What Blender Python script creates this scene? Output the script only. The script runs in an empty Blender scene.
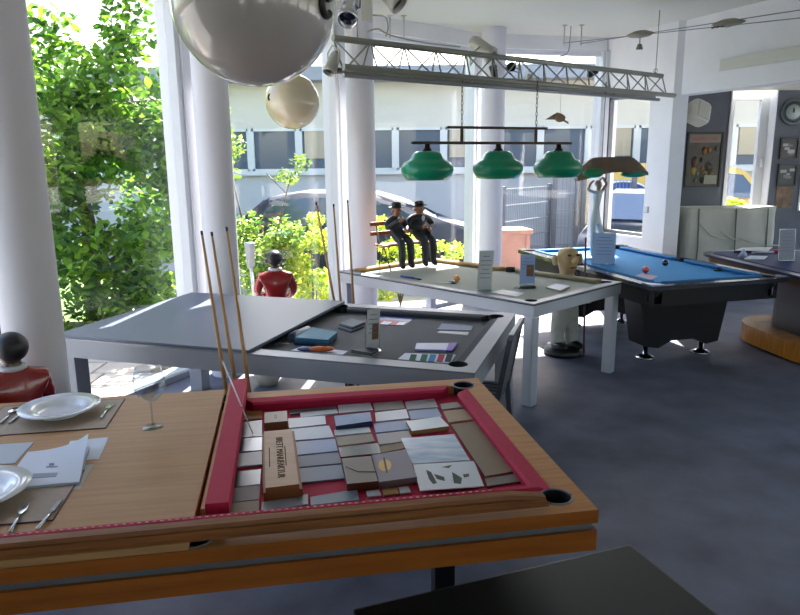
import bpy, bmesh, math, random
from mathutils import Vector, Matrix, Euler, Quaternion
random.seed(7)
PI = math.pi
SC = bpy.context.scene
COL = SC.collection

# ------------------------------------------------------------------ camera model
F_PX, PITCH, ROLL, CAM_H = 676.96, 0.21127, -0.0092, 1.7696
def ray(px, py):
    a, b = (px-400)/F_PX, (py-307.5)/F_PX
    c, s = math.cos(ROLL), math.sin(ROLL)
    u, v = a*c+b*s, -a*s+b*c
    return Vector((u, math.cos(PITCH)-v*math.sin(PITCH), -math.sin(PITCH)-v*math.cos(PITCH)))
def at(px, py, z=None, y=None):
    d = ray(px, py)
    t = (z-CAM_H)/d.z if z is not None else y/d.y
    return Vector((0, 0, CAM_H)) + d*t

# ------------------------------------------------------------------ materials
def lin(c):
    if isinstance(c, str):
        c = c.lstrip('#'); c = [int(c[i:i+2], 16)/255 for i in (0, 2, 4)]
    return tuple((x/12.92 if x <= 0.04045 else ((x+0.055)/1.055)**2.4) for x in c)+(1,)
MATS = {}
def mat(name, col, rough=0.5, metal=0.0, var=0.0, scale=8.0, stretch=None, col2=None, bump=0.0, spec=0.5, coat=0.0, emit=None, trans=0.0):
    if name in MATS: return MATS[name]
    m = bpy.data.materials.new(name); m.use_nodes = True
    nt = m.node_tree; bs = nt.nodes['Principled BSDF']
    bs.inputs['Roughness'].default_value = rough
    bs.inputs['Metallic'].default_value = metal
    bs.inputs['Specular IOR Level'].default_value = spec
    bs.inputs['Coat Weight'].default_value = coat
    c1 = lin(col)
    bs.inputs['Base Color'].default_value = c1
    if var or col2 or bump:
        tc = nt.nodes.new('ShaderNodeTexCoord'); mp = nt.nodes.new('ShaderNodeMapping')
        nt.links.new(tc.outputs['Object'], mp.inputs['Vector'])
        if stretch: mp.inputs['Scale'].default_value = stretch
        nz = nt.nodes.new('ShaderNodeTexNoise'); nz.inputs['Scale'].default_value = scale
        nz.inputs['Detail'].default_value = 6
        nt.links.new(mp.outputs['Vector'], nz.inputs['Vector'])
        if var or col2:
            rp = nt.nodes.new('ShaderNodeValToRGB')
            rp.color_ramp.elements[0].position = .32; rp.color_ramp.elements[1].position = .68
            c2 = lin(col2) if col2 else tuple(min(1, x*(1+var)) for x in c1[:3])+(1,)
            c0 = c1 if col2 else tuple(x*(1-var) for x in c1[:3])+(1,)
            rp.color_ramp.elements[0].color = c0; rp.color_ramp.elements[1].color = c2
            nt.links.new(nz.outputs['Fac'], rp.inputs['Fac'])
            nt.links.new(rp.outputs['Color'], bs.inputs['Base Color'])
        if bump:
            bp = nt.nodes.new('ShaderNodeBump'); bp.inputs['Strength'].default_value = bump
            bp.inputs['Distance'].default_value = .01
            nt.links.new(nz.outputs['Fac'], bp.inputs['Height'])
            nt.links.new(bp.outputs['Normal'], bs.inputs['Normal'])
    if emit:
        bs.inputs['Emission Color'].default_value = lin(emit[0]); bs.inputs['Emission Strength'].default_value = emit[1]
    MATS[name] = m
    return m
def glassmat(name, tint='#ffffff', refl=0.06, rough=0.0):
    m = bpy.data.materials.new(name); m.use_nodes = True; nt = m.node_tree
    for n in list(nt.nodes): nt.nodes.remove(n)
    out = nt.nodes.new('ShaderNodeOutputMaterial'); mx = nt.nodes.new('ShaderNodeMixShader')
    tr = nt.nodes.new('ShaderNodeBsdfTransparent'); gl = nt.nodes.new('ShaderNodeBsdfGlossy')
    tr.inputs['Color'].default_value = lin(tint); gl.inputs['Roughness'].default_value = rough
    fr = nt.nodes.new('ShaderNodeLayerWeight'); fr.inputs['Blend'].default_value = .5
    pw = nt.nodes.new('ShaderNodeMath'); pw.operation = 'POWER'; pw.inputs[1].default_value = 4
    mt = nt.nodes.new('ShaderNodeMath'); mt.operation = 'MULTIPLY_ADD'
    mt.inputs[1].default_value = .55; mt.inputs[2].default_value = refl
    nt.links.new(fr.outputs['Facing'], pw.inputs[0]); nt.links.new(pw.outputs[0], mt.inputs[0]); nt.links.new(mt.outputs[0], mx.inputs['Fac'])
    nt.links.new(tr.outputs[0], mx.inputs[1]); nt.links.new(gl.outputs[0], mx.inputs[2])
    nt.links.new(mx.outputs[0], out.inputs['Surface'])
    MATS[name] = m
    return m
def leafmat(name, c1, c2):
    m = bpy.data.materials.new(name); m.use_nodes = True; nt = m.node_tree
    for n in list(nt.nodes): nt.nodes.remove(n)
    out = nt.nodes.new('ShaderNodeOutputMaterial'); mx = nt.nodes.new('ShaderNodeMixShader'); mx.inputs['Fac'].default_value = .55
    df = nt.nodes.new('ShaderNodeBsdfPrincipled'); df.inputs['Roughness'].default_value = .45
    tl = nt.nodes.new('ShaderNodeBsdfTranslucent')
    geo = nt.nodes.new('ShaderNodeNewGeometry'); rp = nt.nodes.new('ShaderNodeValToRGB')
    rp.color_ramp.elements[0].color = lin(c1); rp.color_ramp.elements[1].color = lin(c2)
    nt.links.new(geo.outputs['Random Per Island'], rp.inputs['Fac'])
    nt.links.new(rp.outputs['Color'], df.inputs['Base Color']); nt.links.new(rp.outputs['Color'], tl.inputs['Color'])
    nt.links.new(df.outputs[0], mx.inputs[1]); nt.links.new(tl.outputs[0], mx.inputs[2])
    nt.links.new(mx.outputs[0], out.inputs['Surface'])
    MATS[name] = m
    return m

WHITE = mat('white paint', '#e4e4e6', .6, var=.03, scale=3)
COLW = mat('column paint', '#cfcfd6', .55, var=.02, scale=2)
CEIL = mat('ceiling', '#cbccc2', .4, var=.02, scale=1.2)
FRAMEW = mat('window frame', '#d5d8dd', .35)
DARKWALL = mat('slate wall', '#5a606c', .75, var=.06, scale=6)
GLASS = glassmat('window glass', '#faf9fa', .035)
ACRYL = glassmat('acrylic', '#e8f0f4', .12)
CLEAR = glassmat('clear glass', '#eef2f5', .09)
CHROME = mat('chrome', '#c8ccd2', .15, 1.0)
STEEL = mat('brushed steel', '#858990', .48, .85, var=.08, scale=20, stretch=(1, 20, 1))
ALU = mat('truss aluminium', '#8d8f87', .42, .55)
BLACK = mat('black plastic', '#121316', .4)
BLACKM = mat('black metal', '#23242a', .35, .3)
BLUEF = None

# ------------------------------------------------------------------ mesh builder
class MB:
    def __init__(s): s.bm = bmesh.new(); s.mi = 0
    def _set(s, faces):
        for f in faces: f.material_index = s.mi
        return s
    def poly(s, pts): 
        vs = [s.bm.verts.new(p) for p in pts]; f = s.bm.faces.new(vs); f.material_index = s.mi; return s
    def box(s, c, d, rz=0, M=None, bev=0):
        r = bmesh.ops.create_cube(s.bm, size=1)
        mt = Matrix.Translation(Vector(c)) @ Matrix.Rotation(rz, 4, 'Z') @ Matrix.Diagonal(Vector((*d, 1)))
        if M: mt = M @ mt
        bmesh.ops.transform(s.bm, matrix=mt, verts=r['verts'])
        fs = set(f for v in r['verts'] for f in v.link_faces)
        if bev:
            es = list(set(e for v in r['verts'] for e in v.link_edges))
            q = bmesh.ops.bevel(s.bm, geom=es, offset=bev, segments=2, affect='EDGES', profile=.6)
            fs = set(q['faces']) | set(f for f in fs if f.is_valid)
        return s._set(fs)
    def b(s, x0, x1, y0, y1, z0, z1, bev=0):
        return s.box(((x0+x1)/2, (y0+y1)/2, (z0+z1)/2), (abs(x1-x0), abs(y1-y0), abs(z1-z0)), bev=bev)
    def bar(s, a, b, w, h=None, up=(0, 0, 1), bev=0):
        a, b = Vector(a), Vector(b); d = b-a; L = d.length
        if L < 1e-6: return s
        z = d.normalized(); x = Vector(up).cross(z)
        if x.length < 1e-3: x = Vector((1, 0, 0)).cross(z)
        x.normalize(); y = z.cross(x)
        R = Matrix((x, y, z)).transposed().to_4x4()
        return s.box((0, 0, 0), (w, h or w, L), M=Matrix.Translation((a+b)/2) @ R, bev=bev)
    def tube(s, pts, r, n=10, caps=True, closed=False):
        pts = [Vector(p) for p in pts]; N = len(pts)
        rs = r if isinstance(r, (list, tuple)) else [r]*N
        rings = []; prev = None
        for i, p in enumerate(pts):
            if closed: t = pts[(i+1) % N]-pts[i-1]
            else: t = (pts[min(i+1, N-1)]-pts[max(i-1, 0)])
            if t.length < 1e-9: t = Vector((0, 0, 1))
            t.normalize()
            if prev is None:
                u = t.orthogonal().normalized()
            else:
                u = prev - t*prev.dot(t)
                u = u.normalized() if u.length > 1e-6 else t.orthogonal().normalized()
            prev = u; w = t.cross(u)
            rings.append([s.bm.verts.new(p + (u*math.cos(2*PI*k/n)+w*math.sin(2*PI*k/n))*rs[i]) for k in range(n)])
        fs = []
        M = N if closed else N-1
        for i in range(M):
            A, B = rings[i], rings[(i+1) % N]
            for k in range(n): fs.append(s.bm.faces.new((A[k], A[(k+1) % n], B[(k+1) % n], B[k])))
        for f in fs: f.smooth = True
        if caps and not closed:
            fs.append(s.bm.faces.new(rings[0][::-1])); fs.append(s.bm.faces.new(rings[-1]))
        return s._set(fs)
    def lathe(s, prof, c=(0, 0, 0), n=32, M=None, smooth=True):
        c = Vector(c); rings = []
        for r, z in prof:
            if r < 1e-6: rings.append([s.bm.verts.new(c+Vector((0, 0, z)))])
            else: rings.append([s.bm.verts.new(c+Vector((r*math.cos(2*PI*k/n), r*math.sin(2*PI*k/n), z))) for k in range(n)])
        fs = []
        for A, B in zip(rings, rings[1:]):
            if len(A) == 1 and len(B) == 1: continue
            for k in range(n):
                k2 = (k+1) % n
                if len(A) == 1: fs.append(s.bm.faces.new((A[0], B[k2], B[k])))
                elif len(B) == 1: fs.append(s.bm.faces.new((A[k], A[k2], B[0])))
                else: fs.append(s.bm.faces.new((A[k], A[k2], B[k2], B[k])))
        for f in fs: f.smooth = smooth
        if M: bmesh.ops.transform(s.bm, matrix=M, verts=[v for r in rings for v in r])
        return s._set(fs)
    def prism(s, poly, z0, z1, M=None, bev=0):
        lo = [s.bm.verts.new((p[0], p[1], z0 if len(p) < 3 else z0+p[2])) for p in poly]
        hi = [s.bm.verts.new((p[0], p[1], z1 if len(p) < 3 else z1+p[2])) for p in poly]
        n = len(poly); fs = [s.bm.faces.new(lo[::-1]), s.bm.faces.new(hi)]
        for i in range(n): fs.append(s.bm.faces.new((lo[i], lo[(i+1) % n], hi[(i+1) % n], hi[i])))
        if M: bmesh.ops.transform(s.bm, matrix=M, verts=lo+hi)
        if bev:
            es = [e for e in hi[0].link_faces and set(e for f in fs for e in f.edges)]
            q = bmesh.ops.bevel(s.bm, geom=es, offset=bev, segments=2, affect='EDGES')
            fs = set(q['faces']) | set(f for f in fs if f.is_valid)
        return s._set(fs)
    def sphere(s, c, r, sc=(1, 1, 1), n=16, M=None):
        q = bmesh.ops.create_uvsphere(s.bm, u_segments=n*2, v_segments=n, radius=r)
        mt = Matrix.Translation(Vector(c)) @ Matrix.Diagonal(Vector((*sc, 1)))
        if M: mt = M @ mt
        bmesh.ops.transform(s.bm, matrix=mt, verts=q['verts'])
        fs = set(f for v in q['verts'] for f in v.link_faces)
        for f in fs: f.smooth = True
        return s._set(fs)
    def mesh(s, name, mats):
        bmesh.ops.recalc_face_normals(s.bm, faces=s.bm.faces[:])
        me = bpy.data.meshes.new(name); s.bm.to_mesh(me); s.bm.free()
        for m in (mats if isinstance(mats, (list, tuple)) else [mats]): me.materials.append(m)
        return me
def obj(name, mb, mats, parent=None, label=None):
    me = mb.mesh(name, mats) if isinstance(mb, MB) else mb
    o = bpy.data.objects.new(name, me); COL.objects.link(o)
    if parent is not None: o.parent = parent
    if label: o['label'] = label
    return o
def tag(o, label, cat, group=None, kind=None):
    o['label'] = label; o['category'] = cat
    if group: o['group'] = group
    if kind: o['kind'] = kind
    return o
def thing(name, label, cat, loc=(0, 0, 0), rz=0, group=None):
    o = bpy.data.objects.new(name, None); COL.objects.link(o)
    o.empty_display_size = .1
    o.location = loc; o.rotation_euler = (0, 0, rz)
    return tag(o, label, cat, group)
def struct(name, mb, mats, parent=None):
    o = obj(name, mb, mats, parent)
    if parent is None: o['kind'] = 'structure'
    return o
def copy_tree(o, parent=None):
    c = o.copy(); COL.objects.link(c)
    if parent is not None: c.parent = parent
    for ch in list(o.children): copy_tree(ch, c)
    return c
def text_mesh(txt, size, M, m, parent, name='lettering', depth=.0008, align='CENTER'):
    cu = bpy.data.curves.new(name, 'FONT'); cu.body = txt; cu.size = size; cu.extrude = depth
    cu.align_x = align; cu.align_y = 'CENTER'; cu.resolution_u = 2
    t = bpy.data.objects.new(name, cu); COL.objects.link(t)
    dg = bpy.context.evaluated_depsgraph_get()
    me = bpy.data.meshes.new_from_object(t.evaluated_get(dg))
    bpy.data.objects.remove(t)
    me.transform(M); me.materials.clear(); me.materials.append(m)
    o = bpy.data.objects.new(name, me); COL.objects.link(o)
    if parent is not None: o.parent = parent
    return o
def centre(o):                       # move a world-space mesh's origin to its footprint centre
    me = o.data; xs = [v.co for v in me.vertices]
    c = Vector(((min(v.x for v in xs)+max(v.x for v in xs))/2, (min(v.y for v in xs)+max(v.y for v in xs))/2, min(v.z for v in xs)))
    me.transform(Matrix.Translation(-c)); o.location = c
    return o
def arc(c, r, a0, a1, n, z=0):
    return [(c[0]+r*math.cos(a0+(a1-a0)*k/n), c[1]+r*math.sin(a0+(a1-a0)*k/n), z) for k in range(n+1)]

# ------------------------------------------------------------------ tables' frames  (origin = near right corner, a runs left, b runs away)
TB = [(0.5695, 1.7954, 3.3120, 2.30, 1.25, .78), (0.3612, 3.1614, 2.8320, 2.55, 1.385, .76),
      (0.9469, 4.6803, 2.3349, 2.194, 1.249, .78), (1.9710, 5.2072, 1.8392, 2.424, 1.320, .80)]
def rzT(k): return TB[k][2]-PI
def tw(k, a, b, z=0):
    x, y, t = TB[k][:3]
    return Vector((x+math.cos(t)*a+math.sin(t)*b, y+math.sin(t)*a-math.cos(t)*b, z))
def tloc(k, px, py, z):
    q = at(px, py, z=z)-Vector((TB[k][0], TB[k][1], 0)); t = TB[k][2]
    return q.x*math.cos(t)+q.y*math.sin(t), q.x*math.sin(t)-q.y*math.cos(t)

# ================================================================== SETTING
FLOOR = mat('floor vinyl', '#64687a', .55, var=.26, scale=3.0, bump=.04, spec=.35)
P = [(-2.9, 1.4), (-2.72, 3.75), (-1.79, 5.74), (-.66, 7.32), (.94, 8.72), (2.63, 9.12)]   # glazed bow
W5E = (3.13, 8.02); REC = (3.72, 9.62)
room = [(-2.9, -3.2)] + P + [W5E, REC, (8.2, 9.62), (8.2, -3.2)]
struct('floor', MB().prism(room, -.12, 0), FLOOR)
big = [(-3.1, -3.4), (-3.1, 1.4), (-2.95, 3.85), (-1.95, 5.9), (-.75, 7.5), (.9, 8.95), (2.8, 9.4), (8.4, 9.9), (8.4, -3.4)]
struct('ceiling', MB().prism(big, 3.28, 3.45), CEIL)
# recess ceiling behind the beam
struct('trim_1', MB().prism([(3.25, 7.93), (3.66, 9.62), (8.2, 9.62), (8.2, 1.0), (5.9, 1.0)], 2.68, 2.80), CEIL)
# beam: upper wall continuing the line of window 5
bd = (Vector((4.0, 7.0))-Vector((3.19, 7.97))); 
def wall_seg(a, b, z0, z1, th, side=1):
    a, b = Vector(a), Vector(b); n = Vector((-(b-a).y, (b-a).x)).normalized()*th*side
    return MB().prism([tuple(a), tuple(b), tuple(b+n), tuple(a+n)], z0, z1)
struct('wall_beam', wall_seg((3.16, 8.1), (6.1, 1.2), 2.49, 3.28, .22, 1), WHITE)
struct('wall_beam_near', wall_seg((6.1, 1.2), (8.2, 1.2), 2.49, 3.28, .22, 1), WHITE)
# back dark wall with windows (y = 9.62)
def dark():
    mb = MB()
    xs = [at(731, 100, y=9.62).x, at(777, 100, y=9.62).x, 5.62, 6.9]
    mb.b(REC[0], xs[0], 9.62, 9.95, 0, 2.72); mb.b(xs[0], xs[1], 9.62, 9.95, 0, .95)
    mb.b(xs[1], xs[2], 9.62, 9.95, 0, 2.72); mb.b(xs[2], xs[3], 9.62, 9.95, 0, 1.05)
    mb.b(xs[3], 8.2, 9.62, 9.95, 0, 2.72)
    return mb, xs
mb, xs = dark(); struct('wall_back', mb, DARKWALL)
# white reveals
mb = MB()
for a, b, z in ((xs[0], xs[1], .95), (xs[2], xs[3], 1.05)):
    mb.b(a-.002, a+.012, 9.60, 9.93, z, 2.72); mb.b(b-.012, b+.002, 9.60, 9.93, z, 2.72); mb.b(a, b, 9.60, 9.93, z, z+.02)
struct('trim_2', mb, WHITE)
def framed(name, a, b, z0, z1, fw=.06, dep=.07, mull=(), panem=GLASS, tr=()):
    a, b = Vector(a), Vector(b); d = (b-a); L = d.length; ang = math.atan2(d.y, d.x)
    M = Matrix.Translation((a.x, a.y, 0)) @ Matrix.Rotation(ang, 4, 'Z')
    w = MB().box((L/2, 0, (z0+z1)/2), (L-fw, .012, z1-z0-fw), M=M)
    win = struct(name, w, panem)
    f = MB()
    f.box((fw/2, 0, (z0+z1)/2), (fw, dep, z1-z0), M=M); f.box((L-fw/2, 0, (z0+z1)/2), (fw, dep, z1-z0), M=M)
    f.box((L/2, 0, z0+fw/2), (L-2*fw, dep, fw), M=M); f.box((L/2, 0, z1-fw/2), (L-2*fw, dep, fw), M=M)
    for t in mull: f.box((t*L, 0, (z0+z1)/2), (fw*.8, dep, z1-z0-2*fw), M=M)
    for t in tr: f.box((L/2, 0, t), (L-2*fw, dep, fw*.8), M=M)
    obj('window_frame', f, FRAMEW, win)
    return win, M, L
w, M, L = framed('window_6', (xs[0]+.01, 9.80), (xs[1]-.01, 9.80), .97, 2.69, .12, .07)
hb = MB().box((L-.07, -.045, 1.78), (.03, .02, .05), M=M).tube([M @ Vector((L-.07, -.055, 1.78)), M @ Vector((L-.07, -.09, 1.79)), M @ Vector((L-.07, -.095, 1.66))], .011, 8)
obj('window_handle', hb, FRAMEW, w)
framed('window_7', (xs[2]+.01, 9.86), (xs[3]-.01, 9.86), 1.07, 2.71, .08, .06)
# the glazed bow
HEAD = 3.12
for i in range(5):
    framed('window_%d' % (i+1) if i < 4 else 'window_8', P[i], P[i+1], .0, HEAD, .055, .08)
# header over the bow
def band(pts, z0, z1, t0, t1):
    mb = MB()
    for a, b in zip(pts, pts[1:]):
        a, b = Vector(a), Vector(b); n = Vector((-(b-a).y, (b-a).x)).normalized()
        mb.prism([tuple(a+n*t0), tuple(b+n*t0), tuple(b+n*t1), tuple(a+n*t1)], z0, z1)
    return mb
struct('trim_3', band(P, HEAD, 3.28, -.08, .18), WHITE)
struct('trim_4', band(P, 0, .05, -.07, .12), mat('sill alu', '#a6aab0', .4, .3))
# posts at the bends
for i, (w_, d_) in enumerate([(.12, .2), (.12, .2), (.17, .2), (.15, .2), (.13, .2), (.12, .2)]):
    a = P[i]; nx = P[min(i+1, 5)]; pv = P[max(i-1, 0)]
    ang = math.atan2(nx[1]-pv[1], nx[0]-pv[0])
    m = Matrix.Translation((a[0], a[1], 0)) @ Matrix.Rotation(ang, 4, 'Z')
    mb = MB().box((0, 0, HEAD/2), (w_, d_, HEAD), M=m, bev=.006)
    mb.box((0, -d_/2-.012, HEAD/2), (w_*.45, .024, HEAD), M=m, bev=.004)
    struct('trim_%d' % (5+i), mb, FRAMEW)
# window 5 wall: solid with an opening
A5 = Vector((2.63, 9.12)); E5 = Vector(W5E); d5 = (E5-A5); L5 = d5.length; ang5 = math.atan2(d5.y, d5.x)
M5 = Matrix.Translation((A5.x, A5.y, 0)) @ Matrix.Rotation(ang5, 4, 'Z')
g0, g1 = .08, .86
mb = MB()
mb.box((L5/2, .1, .42), (L5, .2, .84), M=M5); mb.box(((g1+L5)/2, .1, 1.70), (L5-g1, .2, 1.72), M=M5)
mb.box((g0/2, .1, 1.70), (g0, .2, 1.72), M=M5); mb.box((L5/2, .1, 2.92), (L5, .2, .72), M=M5)
struct('wall_right', mb, WHITE)
gl = MB().box(((g0+g1)/2, .08, 1.70), (g1-g0, .012, 1.72), M=M5)
w5 = struct('window_5', gl, GLASS)
f = MB()
for xx in (g0+.02, g1-.02): f.box((xx, .08, 1.70), (.04, .06, 1.72), M=M5)
for zz in (.86, 2.54): f.box(((g0+g1)/2, .08, zz), (g1-g0, .06, .04), M=M5)
obj('window_frame', f, mat('dark frame', '#6d7276', .4), w5)
struct('wall_return', wall_seg(W5E, REC, 0, 3.28, .16, -1), WHITE)
sw = thing('light_switch', 'small white light switch on the white wall right of the last big window', 'switch', M5 @ Vector((L5-.30, 0, 1.18)), ang5)
obj('plate', MB().b(-.04, .04, -.012, 0, -.04, .04, bev=.003), mat('switch grey', '#b9bcbb', .5), sw)
obj('rocker', MB().b(-.025, .025, -.018, -.011, -.028, .028, bev=.003), WHITE, sw)
# walls behind the viewer (with openings that let daylight in)
mb = MB(); mb.b(-2.95, 8.2, -3.35, -3.2, 0, .9); mb.b(-2.95, 8.2, -3.35, -3.2, 2.6, 3.28)
for x in (-2.9, -.4, 2.1, 4.6, 7.1): mb.b(x, x+1.6, -3.35, -3.2, .9, 2.6)
struct('wall_front', mb, WHITE)
mb = MB(); mb.b(8.2, 8.35, -3.2, 9.9, 0, .8); mb.b(8.2, 8.35, -3.2, 9.9, 2.66, 3.28)
for y_ in (-3.2, -.6, 2.0, 4.6, 7.2, 9.4): mb.b(8.2, 8.35, y_, y_+.5, .8, 2.66)
struct('wall_side', mb, WHITE)
struct('wall_left', MB().b(-3.05, -2.9, -3.35, 1.4, 0, 3.28), WHITE)

# columns
for k, (px, py, y) in enumerate([(13, 170, 3.32), (215, 160, 5.62), (361.5, 160, 7.0), (492, 160, 8.35)]):
    c = at(px, py, y=y)
    o = struct('trim_%d' % (20+k), MB().lathe([(.14, 0), (.14, 3.28)], n=48), COLW)
    o.location = (c.x, c.y, 0)

# ================================================================== OUTSIDE
GRAV = mat('asphalt', '#9a9893', .9, var=.12, scale=3, bump=.1)
struct('ground', MB().b(-60, 60, -20, 60, -.30, -.13), GRAV)
SLAB = mat('paving slab', '#b8afa3', .85, var=.1, scale=4)
mb = MB()
for i in range(-9, 3):
    for j in range(0, 13):
        x0 = -5.2+i*.0; 
def slabs():
    mb = MB()
    for i in range(12):
        for j in range(14):
            x = -5.6+i*.52+(j % 2)*.12; y = 3.2+j*.34
            # keep outside the glass
            ok = True
            for a, b in zip(P, P[1:]):
                ax, ay = a; bx, by = b
                if ay-.4 <= y <= by+.4:
                    gx = ax+(bx-ax)*(y-ay)/(by-ay+1e-6)
                    if x > gx-.42: ok = False
            if y > 8.6 or x > .4: ok = False
            if ok: mb.box((x, y, -.075), (.50, .32, .09), rz=.0, bev=.012)
    return mb
struct('trim_30', slabs(), SLAB)
struct('trim_31', MB().b(-14, -3.6, 6.2, 12, -.13, -.10), mat('lawn', '#5b7a33', .9, var=.3, scale=12))

# building across the street
BW = mat('render pale', '#bcbcbc', .8, var=.03, scale=.6); BP = mat('beige panel', '#cfc8ba', .7, var=.03, scale=1)
BF = mat('fascia', '#8a8e96', .5); BG = mat('office glass', '#55606c', .5, 0, spec=.25); BFR = mat('office frame', '#d2d2ce', .5)
bl = thing('office_building', 'long low white office building with a strip of windows across the street', 'building', (0, 15.55, -.13))
obj('wall', MB().b(-30, 30, 0, 8, 0, 1.70), BW, bl)
obj('upper_wall', MB().b(-30, 30, 0, 8, 2.66, 3.62), BP, bl, 'beige panelled upper wall')
obj('roof', MB().b(-30.4, 30.4, -.55, 8.4, 3.62, 3.90), BF, bl)
obj('window_sill', MB().b(-30, 30, -.12, .1, 1.64, 1.74), BFR, bl)
obj('core_wall', MB().b(-30, 30, .35, 8, 1.7, 2.66), mat('dark interior', '#4a4d52', .8), bl)
for i in range(26):
    x0 = -13+i*1.08
    w = obj('window', MB().b(x0, x0+1.0, .06, .12, 1.74, 2.64), BG, bl)
    fr = MB()
    for x in (x0-.03, x0+.97): fr.b(x, x+.08, 0, .16, 1.72, 2.66)
    fr.b(x0, x0+1.0, 0, .14, 1.72, 1.78); fr.b(x0, x0+1.0, 0, .14, 2.60, 2.66)
    obj('window_frame', fr, BFR, w)
    if i % 3 == 1:
        obj('roller_blind', MB().b(x0+.1, x0+.92, .02, .05, 2.0, 2.6), mat('blind beige', '#b3a58c', .8), w)

# ---- foliage
def leaves(n, blobs, size, seed, droop=.3):
    rnd = random.Random(seed); bm = bmesh.new()
    tot = sum(b[3]**2 for b in blobs)
    for (cx, cy, cz, r) in blobs:
        for _ in range(int(n*r*r/tot)):
            v = Vector((rnd.gauss(0, 1), rnd.gauss(0, 1), rnd.gauss(0, 1))).normalized()*r*(rnd.random()**.38)
            v.z *= .85
            c = Vector((cx, cy, cz))+v
            q = Euler((rnd.uniform(-1.1, 1.1), rnd.uniform(-.9, .9), rnd.uniform(0, 6.28))).to_matrix()
            s = size*rnd.uniform(.6, 1.25)
            pts = [(0, -.5, 0), (.28, -.1, .06), (.2, .25, .03), (0, .55, -.05), (-.2, .25, .03), (-.28, -.1, .06)]
            vs = [bm.verts.new(c+q @ (Vector(p)*s)) for p in pts]
            bm.faces.new(vs)
    me = bpy.data.meshes.new('foliage'); bm.to_mesh(me); bm.free()
    return me
L1 = leafmat('leaf green', '#1f4f10', '#86b534'); L2 = leafmat('leaf yellow green', '#7fae20', '#f0ee5c')
L3 = leafmat('leaf soft', '#3f7022', '#a9c454')
BARK = mat('bark', '#5b4a38', .9, var=.25, scale=12)
def plant(name, label, cat, x, y, blobs, n, size, lm, seed, trunks, group=None):
    t = thing(name, label, cat, (x, y, -.13), 0, group)
    mb = MB()
    for pts, r in trunks: mb.tube(pts, [r*(1-.6*i/(len(pts)-1)) for i in range(len(pts))], 8)
    obj('trunk' if len(trunks) < 3 else 'stem', mb, BARK, t)
    me = leaves(n, blobs, size, seed); me.materials.append(lm)
    obj('foliage', me, None, t) if False else None
    o = bpy.data.objects.new('foliage', me); COL.objects.link(o); o.parent = t; o['kind'] = 'stuff'
    return t
rnd = random.Random(3)
bl_ = []
for _ in range(34):
    bl_.append((rnd.uniform(-1.9, 1.55), rnd.uniform(-.9, .9), rnd.uniform(.9, 3.1), rnd.uniform(.38, .58)))
bl_ += [(rnd.uniform(-1.7, .2), rnd.uniform(-.5, .5), rnd.uniform(2.9, 3.45), .33) for _ in range(9)]
bl_ += [(.75, 0, 3.75, .28), (.72, 0, 3.4, .35), (.6, 0, 3.1, .4)]
bl_ += [(rnd.uniform(-2.0, -.6), rnd.uniform(-.8, .8), rnd.uniform(.5, 2.9), rnd.uniform(.4, .55)) for _ in range(12)]+[(rnd.uniform(-1.6, 1.3), rnd.uniform(-.6, .6), rnd.uniform(.2, 1.1), rnd.uniform(.3, .5)) for _ in range(10)]
plant('tree', 'tall bright green leafy tree filling the view outside the left window', 'tree', -3.75, 8.1, bl_, 21000, .125, L1, 11,
      [([(0, 0, 0), (.05, 0, 1.2), (-.1, .1, 2.2), (.6, 0, 3.3)], .11), ([(-.6, .2, 0), (-.8, .2, 1.5), (-1.1, .1, 3.0)], .07)])
bl_ = [(rnd.uniform(-1.3, 1.2), rnd.uniform(-.5, .5), rnd.uniform(.3, 2.6), rnd.uniform(.3, .5)) for _ in range(20)]
plant('tree', 'shaded green tree standing behind the left column outside', 'tree', -7.4, 9.8, bl_+[(-.4, 0, 3.1, .6), (.5, 0, 3.4, .6)], 4500, .17, L1, 12,
      [([(0, 0, 0), (.1, 0, 1.5), (0, .1, 3.0)], .12)])
bl_ = [(rnd.uniform(-.35, .35), rnd.uniform(-.25, .25), rnd.uniform(.35, 1.5), rnd.uniform(.16, .3)) for _ in range(16)]+[(.35, 0, 1.75, .14), (.5, 0, 1.9, .12), (-.3, 0, 2.1, .2), (-.38, 0, 2.5, .15)]
c = at(262, 200, y=7.75)
plant('shrub', 'light green shrub outside behind the red-coated figure', 'shrub', c.x-.05, 7.75, bl_, 4200, .065, L3, 13,
      [([(0, 0, 0), (-.1, 0, .8), (-.3, 0, 1.9)], .02), ([(0, 0, 0), (.1, 0, .8), (.4, 0, 1.8)], .02), ([(0, 0, 0), (.02, .1, 1.2)], .02)])
c = at(312, 265, y=7.85)
bl_ = [(rnd.uniform(-.24, .2), rnd.uniform(-.15, .15), rnd.uniform(.2, 1.05), rnd.uniform(.12, .2)) for _ in range(11)]+[(.05, 0, 1.25, .13)]
plant('shrub', 'yellow-green shrub outside right of the red-coated figure', 'shrub', c.x, 7.85, bl_, 2600, .06, L2, 14,
      [([(0, 0, 0), (0, 0, .9)], .015), ([(0, 0, 0), (.1, 0, .9)], .012), ([(0, 0, 0), (-.1, 0, .9)], .012)])
c = at(400, 250, y=9.2)
bl_ = [(rnd.uniform(-.4, .3), rnd.uniform(-.15, .15), rnd.uniform(.15, .95), rnd.uniform(.12, .22)) for _ in range(15)]+[(-.25, 0, 1.1, .16)]
plant('shrub', 'bright yellow shrub outside behind the two seated figurines', 'shrub', c.x, 9.0, bl_, 3000, .07, L2, 15,
      [([(0, 0, 0), (0, 0, .9)], .015), ([(0, 0, 0), (.2, 0, .9)], .012), ([(0, 0, 0), (-.2, 0, 1.0)], .012)])
c = at(447, 262, y=9.3)
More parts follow.
